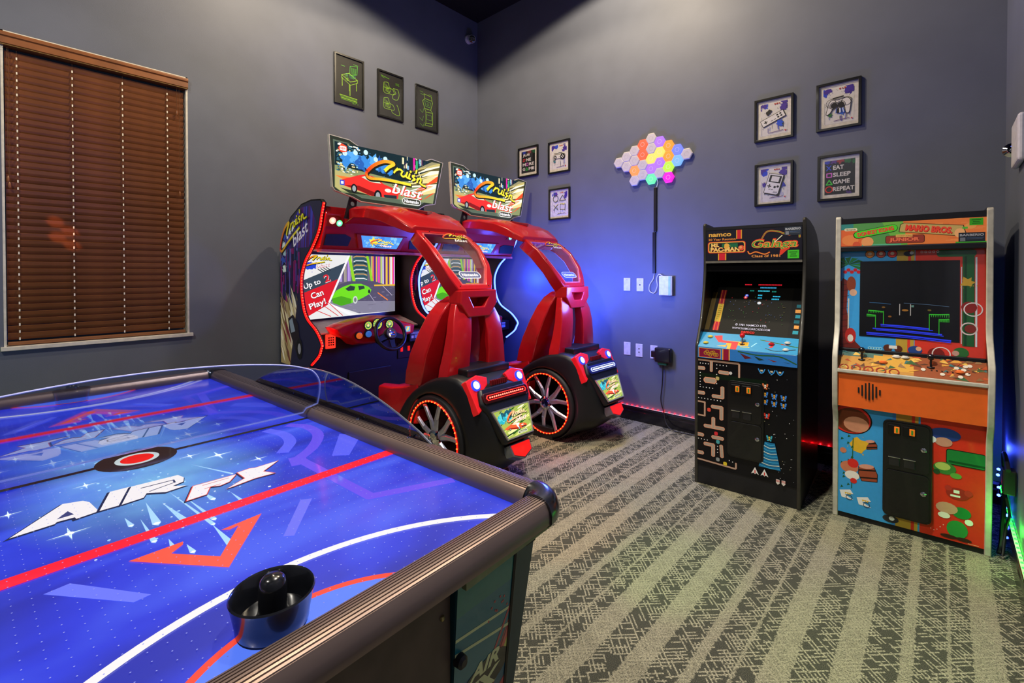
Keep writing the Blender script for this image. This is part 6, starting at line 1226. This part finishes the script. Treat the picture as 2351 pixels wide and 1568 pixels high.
a.rect(-.011, -YL, .011, YL, '181420'); a.disc(0, 0, .107, '241c20', 36); a.disc(0, 0, .058, 'c8d8dc', 32); a.disc(0, 0, .044, 'f01c1c', 32)
a.build('playfield_print', PLP, pf)
# the air holes: a grid of tiny bright pits, far past what can be picked apart
m = MB(); step = .0268
for i in range(int(2 * XL / step)):
    for j in range(int(2 * YL / step)):
        x = -XL + step * (i + .5); y = -YL + step * (j + .5); r = .0015
        m.add([(x - r, y, ZS + .0022), (x, y - r, ZS + .0022), (x + r, y, ZS + .0022), (x, y + r, ZS + .0022)], [(0, 1, 2, 3)])
m.build('air_holes', mat('hole_pale', '7078c0', .4, emit='98a4ff', estr=.30, noise=0), pf, kind='stuff')
# rails: ribbed brown anodised profile
RAILM = mat('rail_brown', '8a7872', .34, metal=.6, nscale=4, noise=.08); EDG0 = mat('apron_black', '0c0d10', .5); WOOD = mat('cabinet_wood_grey', '5a4a40', .5, nscale=14, noise=.2)
rp = [(.0, -.030), (-.004, .008), (-.001, .022), (.006, .033)]
for k_ in range(8):
    a0 = .013 + .0075 * k_; zt = lambda q: .0385 + .0065 * math.sin(math.pi * min(1, max(0, (q - .006) / .075)))
    rp += [(a0, zt(a0)), (a0 + .0045, zt(a0 + .0045)), (a0 + .0052, zt(a0) - .0030), (a0 + .0068, zt(a0) - .0030)]
rp += [(.075, .035), (.083, .022), (.087, .006), (.086, -.010), (.076, -.018), (.060, -.030)]
def rail(name, p0, p1, inward):
    A, B, I = Vector(p0), Vector(p1), Vector(inward); m = MB(); z = Vector((0, 0, 1))
    m.loft([[A - I * a_ + z * (ZS + b_) for a_, b_ in rp], [B - I * a_ + z * (ZS + b_) for a_, b_ in rp]]); return m.build(name, RAILM, TB, smooth=True)
e_ = .012
rail('long_rail', (-XL + e_, YL, 0), (XL - e_, YL, 0), (0, -1, 0)); rail('long_rail', (-XL + e_, -YL, 0), (XL - e_, -YL, 0), (0, 1, 0))
rail('end_rail', (XL, -YL + e_, 0), (XL, YL - e_, 0), (-1, 0, 0)); rail('end_rail', (-XL, -YL + e_, 0), (-XL, YL - e_, 0), (1, 0, 0))
CAPM = mat('corner_chrome', '6c7078', .22, metal=1.0)
for sx_ in (1, -1):
    for sy_ in (1, -1):
        m = MB(); rings = []
        for i in range(9):
            t = math.pi / 2 * i / 8; o = Vector((sx_ * (XL - e_), sy_ * (YL - e_), ZS)); d = Vector((sx_ * math.sin(t), sy_ * math.cos(t), 0)); k = 1.0
            rings.append([o + d * ((a_ * 1.0 + e_ + .004) * k) + Vector((0, 0, b_ + .004)) for a_, b_ in [rp[0], (.0, .022), (.012, .040), (.03, .047), (.05, .047), (.068, .042), (.080, .030), (.088, .010), (.087, -.012), (.076, -.022), (.055, -.032)]])
        m.loft(rings).build('corner_cap', CAPM, TB, smooth=True)
# cabinet under the rails
MB().box((-1.205, -.288, .04), (1.205, .288, ZS - .031)).build('end_panel', WOOD, TB, bevel=.004); MB().box((-.87, -.60, .10), (.87, .60, ZS - .031)).build('cabinet', WOOD, TB, bevel=.004); MB().box((-1.19, -.60, .70), (1.19, .60, ZS - .031)).build('apron', EDG0, TB)
TEAL = mat('leg_teal', '0d3a44', .5, spec=.15); EDG = mat('leg_edge_black', '0a0c10', .4); GLOW = mat('leg_trim', '8a9468', .5)
lp = print_mat('leg_print', .35, .0, .25)
for sx_ in (1, -1):
    for sy_ in (1, -1):
        f = lambda x, y, z: (sx_ * x, sy_ * y, z)
        T0 = [(1.225, .285), (1.225, .475), (1.165, .645), (.86, .645), (.86, .285)]; B0 = [(1.175, .29), (1.175, .44), (1.075, .560), (.90, .560), (.90, .29)]
        lg = MB().hexa([f(x, y, 0.02) for x, y in B0], [f(x, y, .752) for x, y in T0]).build('leg', TEAL, TB, bevel=.003)
        MB().hexa([f(x, y, .752) for x, y in shrink(T0, -.002)], [f(x, y, .764) for x, y in shrink(T0, -.002)]).build('leg_trim', GLOW, lg)
        MB().hexa([f(XL + .062, .285, .755), f(XL + .076, .285, .755), f(XL + .076, .285, .772), f(XL + .062, .285, .772)], [f(XL + .050, .600, .755), f(XL + .064, .600, .755), f(XL + .064, .600, .772), f(XL + .050, .600, .772)]).build('glow_tape', GLOW, lg)
        e0, e1 = (1.225, .475, .75), (1.175, .44, .02)
        MB().tube([f(*e0), f(*e1)], .006, 6).build('leg_edge', EDG, lg)
        MB().lathe([(0, .0), (.035, .0), (.035, .02), (0, .02)], f(1.03, .43, 0), 'z', 14).build('foot', BLK, lg)
        if sx_ > 0:
            O = Vector(f(1.1755, .29 if sy_ > 0 else .44, .02)) if sy_ > 0 else Vector(f(1.1755, .475, .02)); 
            VV = Vector((.05, 0, .732)); y0 = .287 if sy_ > 0 else -.475
            a = Art(Vector((1.1765 , y0, .02)), (0, 1, 0), VV); w, h = .188, .733
            a.clip = [(.004, .0), (.150, .0), (.184, h), (.0, h)] if sy_ > 0 else [(.038, 0), (.184, 0), (.188, h), (.0, h)]
            a.rect(0, 0, w, h, '17607c'); a.rect(0, .50, w, h, '1c7884'); a.rect(0, 0, w, .30, '154a68'); q2 = random.Random(2)
            a.rect(0, .66, w, h, '2a8478')
            for i in range(12): x = q2.uniform(-.03, .03); a.poly([(.085 + x, .40), (w + .02, .57 + q2.uniform(-.06, .04)), (w + .02, .58 + q2.uniform(-.04, .04))], q2.choice(['b03038', 'd85848', '902040', 'e06858', 'c83c50', 'f0e8a0']))
            a.poly([(.11, .42), (w, .545), (w, .47)], 'd8d468'); a.poly([(.13, .40), (w, .44), (w, .36)], 'c03848'); a.line([(.0, .612), (w, .590)], .007, 'd8e8a8'); a.line([(.0, .580), (w, .548)], .007, 'd8e8a8'); a.line([(.12, .50), (w, .612)], .007, 'b83848')
            for i in range(10): a.disc(q2.uniform(.08, .17), q2.uniform(.58, .64), .003, 'c04848', 7)
            a.disc(.098, .470, .082, '0c1414', 28, .040, R(8))
            for tx, x0, z0, ww, hh in (('AIR', .045, .482, .100, .034), ('FX', .025, .436, .110, .040)): a.text(tx, x0 - .003, z0 - .003, ww, hh, '101810', .05, .45); a.text(tx, x0, z0, ww, hh, 'e8f0b0', .035, .45)
            a.build('leg_print', lp, lg)
            LK = MB().lathe([(0, .020), (.008, .020), (.014, .015), (.015, .0)], (1.213, sy_ * .300, .585), 'x', 14).build('leg_lock', BLK, lg, smooth=True)
for y in (.262, -.262): MB().ball((1.206, y, .690), .006, 8).build('panel_screw', mat('screw_brass', 'b8a868', .3, metal=.8), TB, smooth=True)
# clear guards: one across the middle, a tinted arch on each long rail
CLR = glass_mat('clear_guard', (.62, .68, .85, 1), .16); TIN = glass_mat('tinted_guard', (.16, .18, .34, 1), .13); EDGE = mat('guard_edge', 'c8ccf0', .2, emit='8088d8', estr=.45)
half = [(.618, .846), (.628, .90), (.625, .945), (.600, .985), (.560, 1.006), (.47, 1.032), (.30, 1.057), (.12, 1.070), (0, 1.072)]
half = [tuple(q)[:2] for q in catmull([(a_, b_, 0) for a_, b_ in half], 4)]
top = half + [(-y, z) for y, z in reversed(half[:-1])]
ol = [(-.555, .820), (.555, .820), (.568, .836), (.600, .842)] + top + [(-.600, .842), (-.568, .836)]
gd = MB().prism(ol, lambda y, z, d: (d, y, z), -.004, .004).build('centre_guard', CLR, TB)
MB().tube([(0, y, z) for y, z in ol], .0030, 6, True).build('guard_edge', EDGE, gd, smooth=True)
for sy_ in (1, -1):
    L = [(-.72, .830)] + [(-.72 + 1.44 * i / 24, .830 + .150 * math.sin(math.pi * i / 24) ** .85) for i in range(1, 24)] + [(.72, .830)]
    g = MB().prism(L, lambda x, z, d: (x, sy_ * (YL + .068 + d), z), -.003, .003).build('side_guard', TIN, TB)
    MB().tube([(x, sy_ * (YL + .068), z) for x, z in L], .004, 6).build('guard_edge', mat('guard_edge_dark', '70768c', .25, coat=.4, metal=.3), g, smooth=True)
    m = MB()
    for i in range(1, 24): m.ball((L[i][0], sy_ * (YL + .0645), max(.845, L[i][1] - .020)), .0028, 6)
    m.build('guard_screws', mat('screw_steel', 'a8a8ae', .3, metal=.9), g, kind='stuff')
for x in (-.45, -.15, .30, .62):
    MB().lathe([(0, .005), (.006, .004), (.007, 0)], (x, YL + .052, ZS + .0445), 'z', 10).build('rail_bolt', CHR, TB)
# mallet
ml = thing('air_hockey_mallet', 'black round air hockey mallet standing on the table near the goal', 'mallet', (2.410 + 1.098 * math.cos(R(2.3)) + .030 * math.sin(R(2.3)), -3.809 + 1.098 * math.sin(R(2.3)) - .030 * math.cos(R(2.3)), ZS + .0024))
MK = mat('mallet_black', '14161c', .22, coat=.5)
MB().lathe([(0, .003), (.056, .003), (.058, .006), (.0600, .022), (.0665, .054), (.0685, .060), (.0665, .063), (.0635, .060), (.057, .026), (.054, .018), (.030, .016), (0, .016)], (0, 0, 0), 'z', 48).build('base', MK, ml, smooth=True)
MB().lathe([(0, .088), (.013, .086), (.0195, .080), (.0225, .068), (.023, .030), (.027, .018), (.030, .0155)][::-1], (0, 0, 0), 'z', 32).build('grip', MK, ml, smooth=True)
MB().lathe([(0, 0), (.056, 0), (.056, .003), (0, .003)], (0, 0, 0), 'z', 40).build('felt_pad', mat('felt_dark', '20242c', .9), ml)
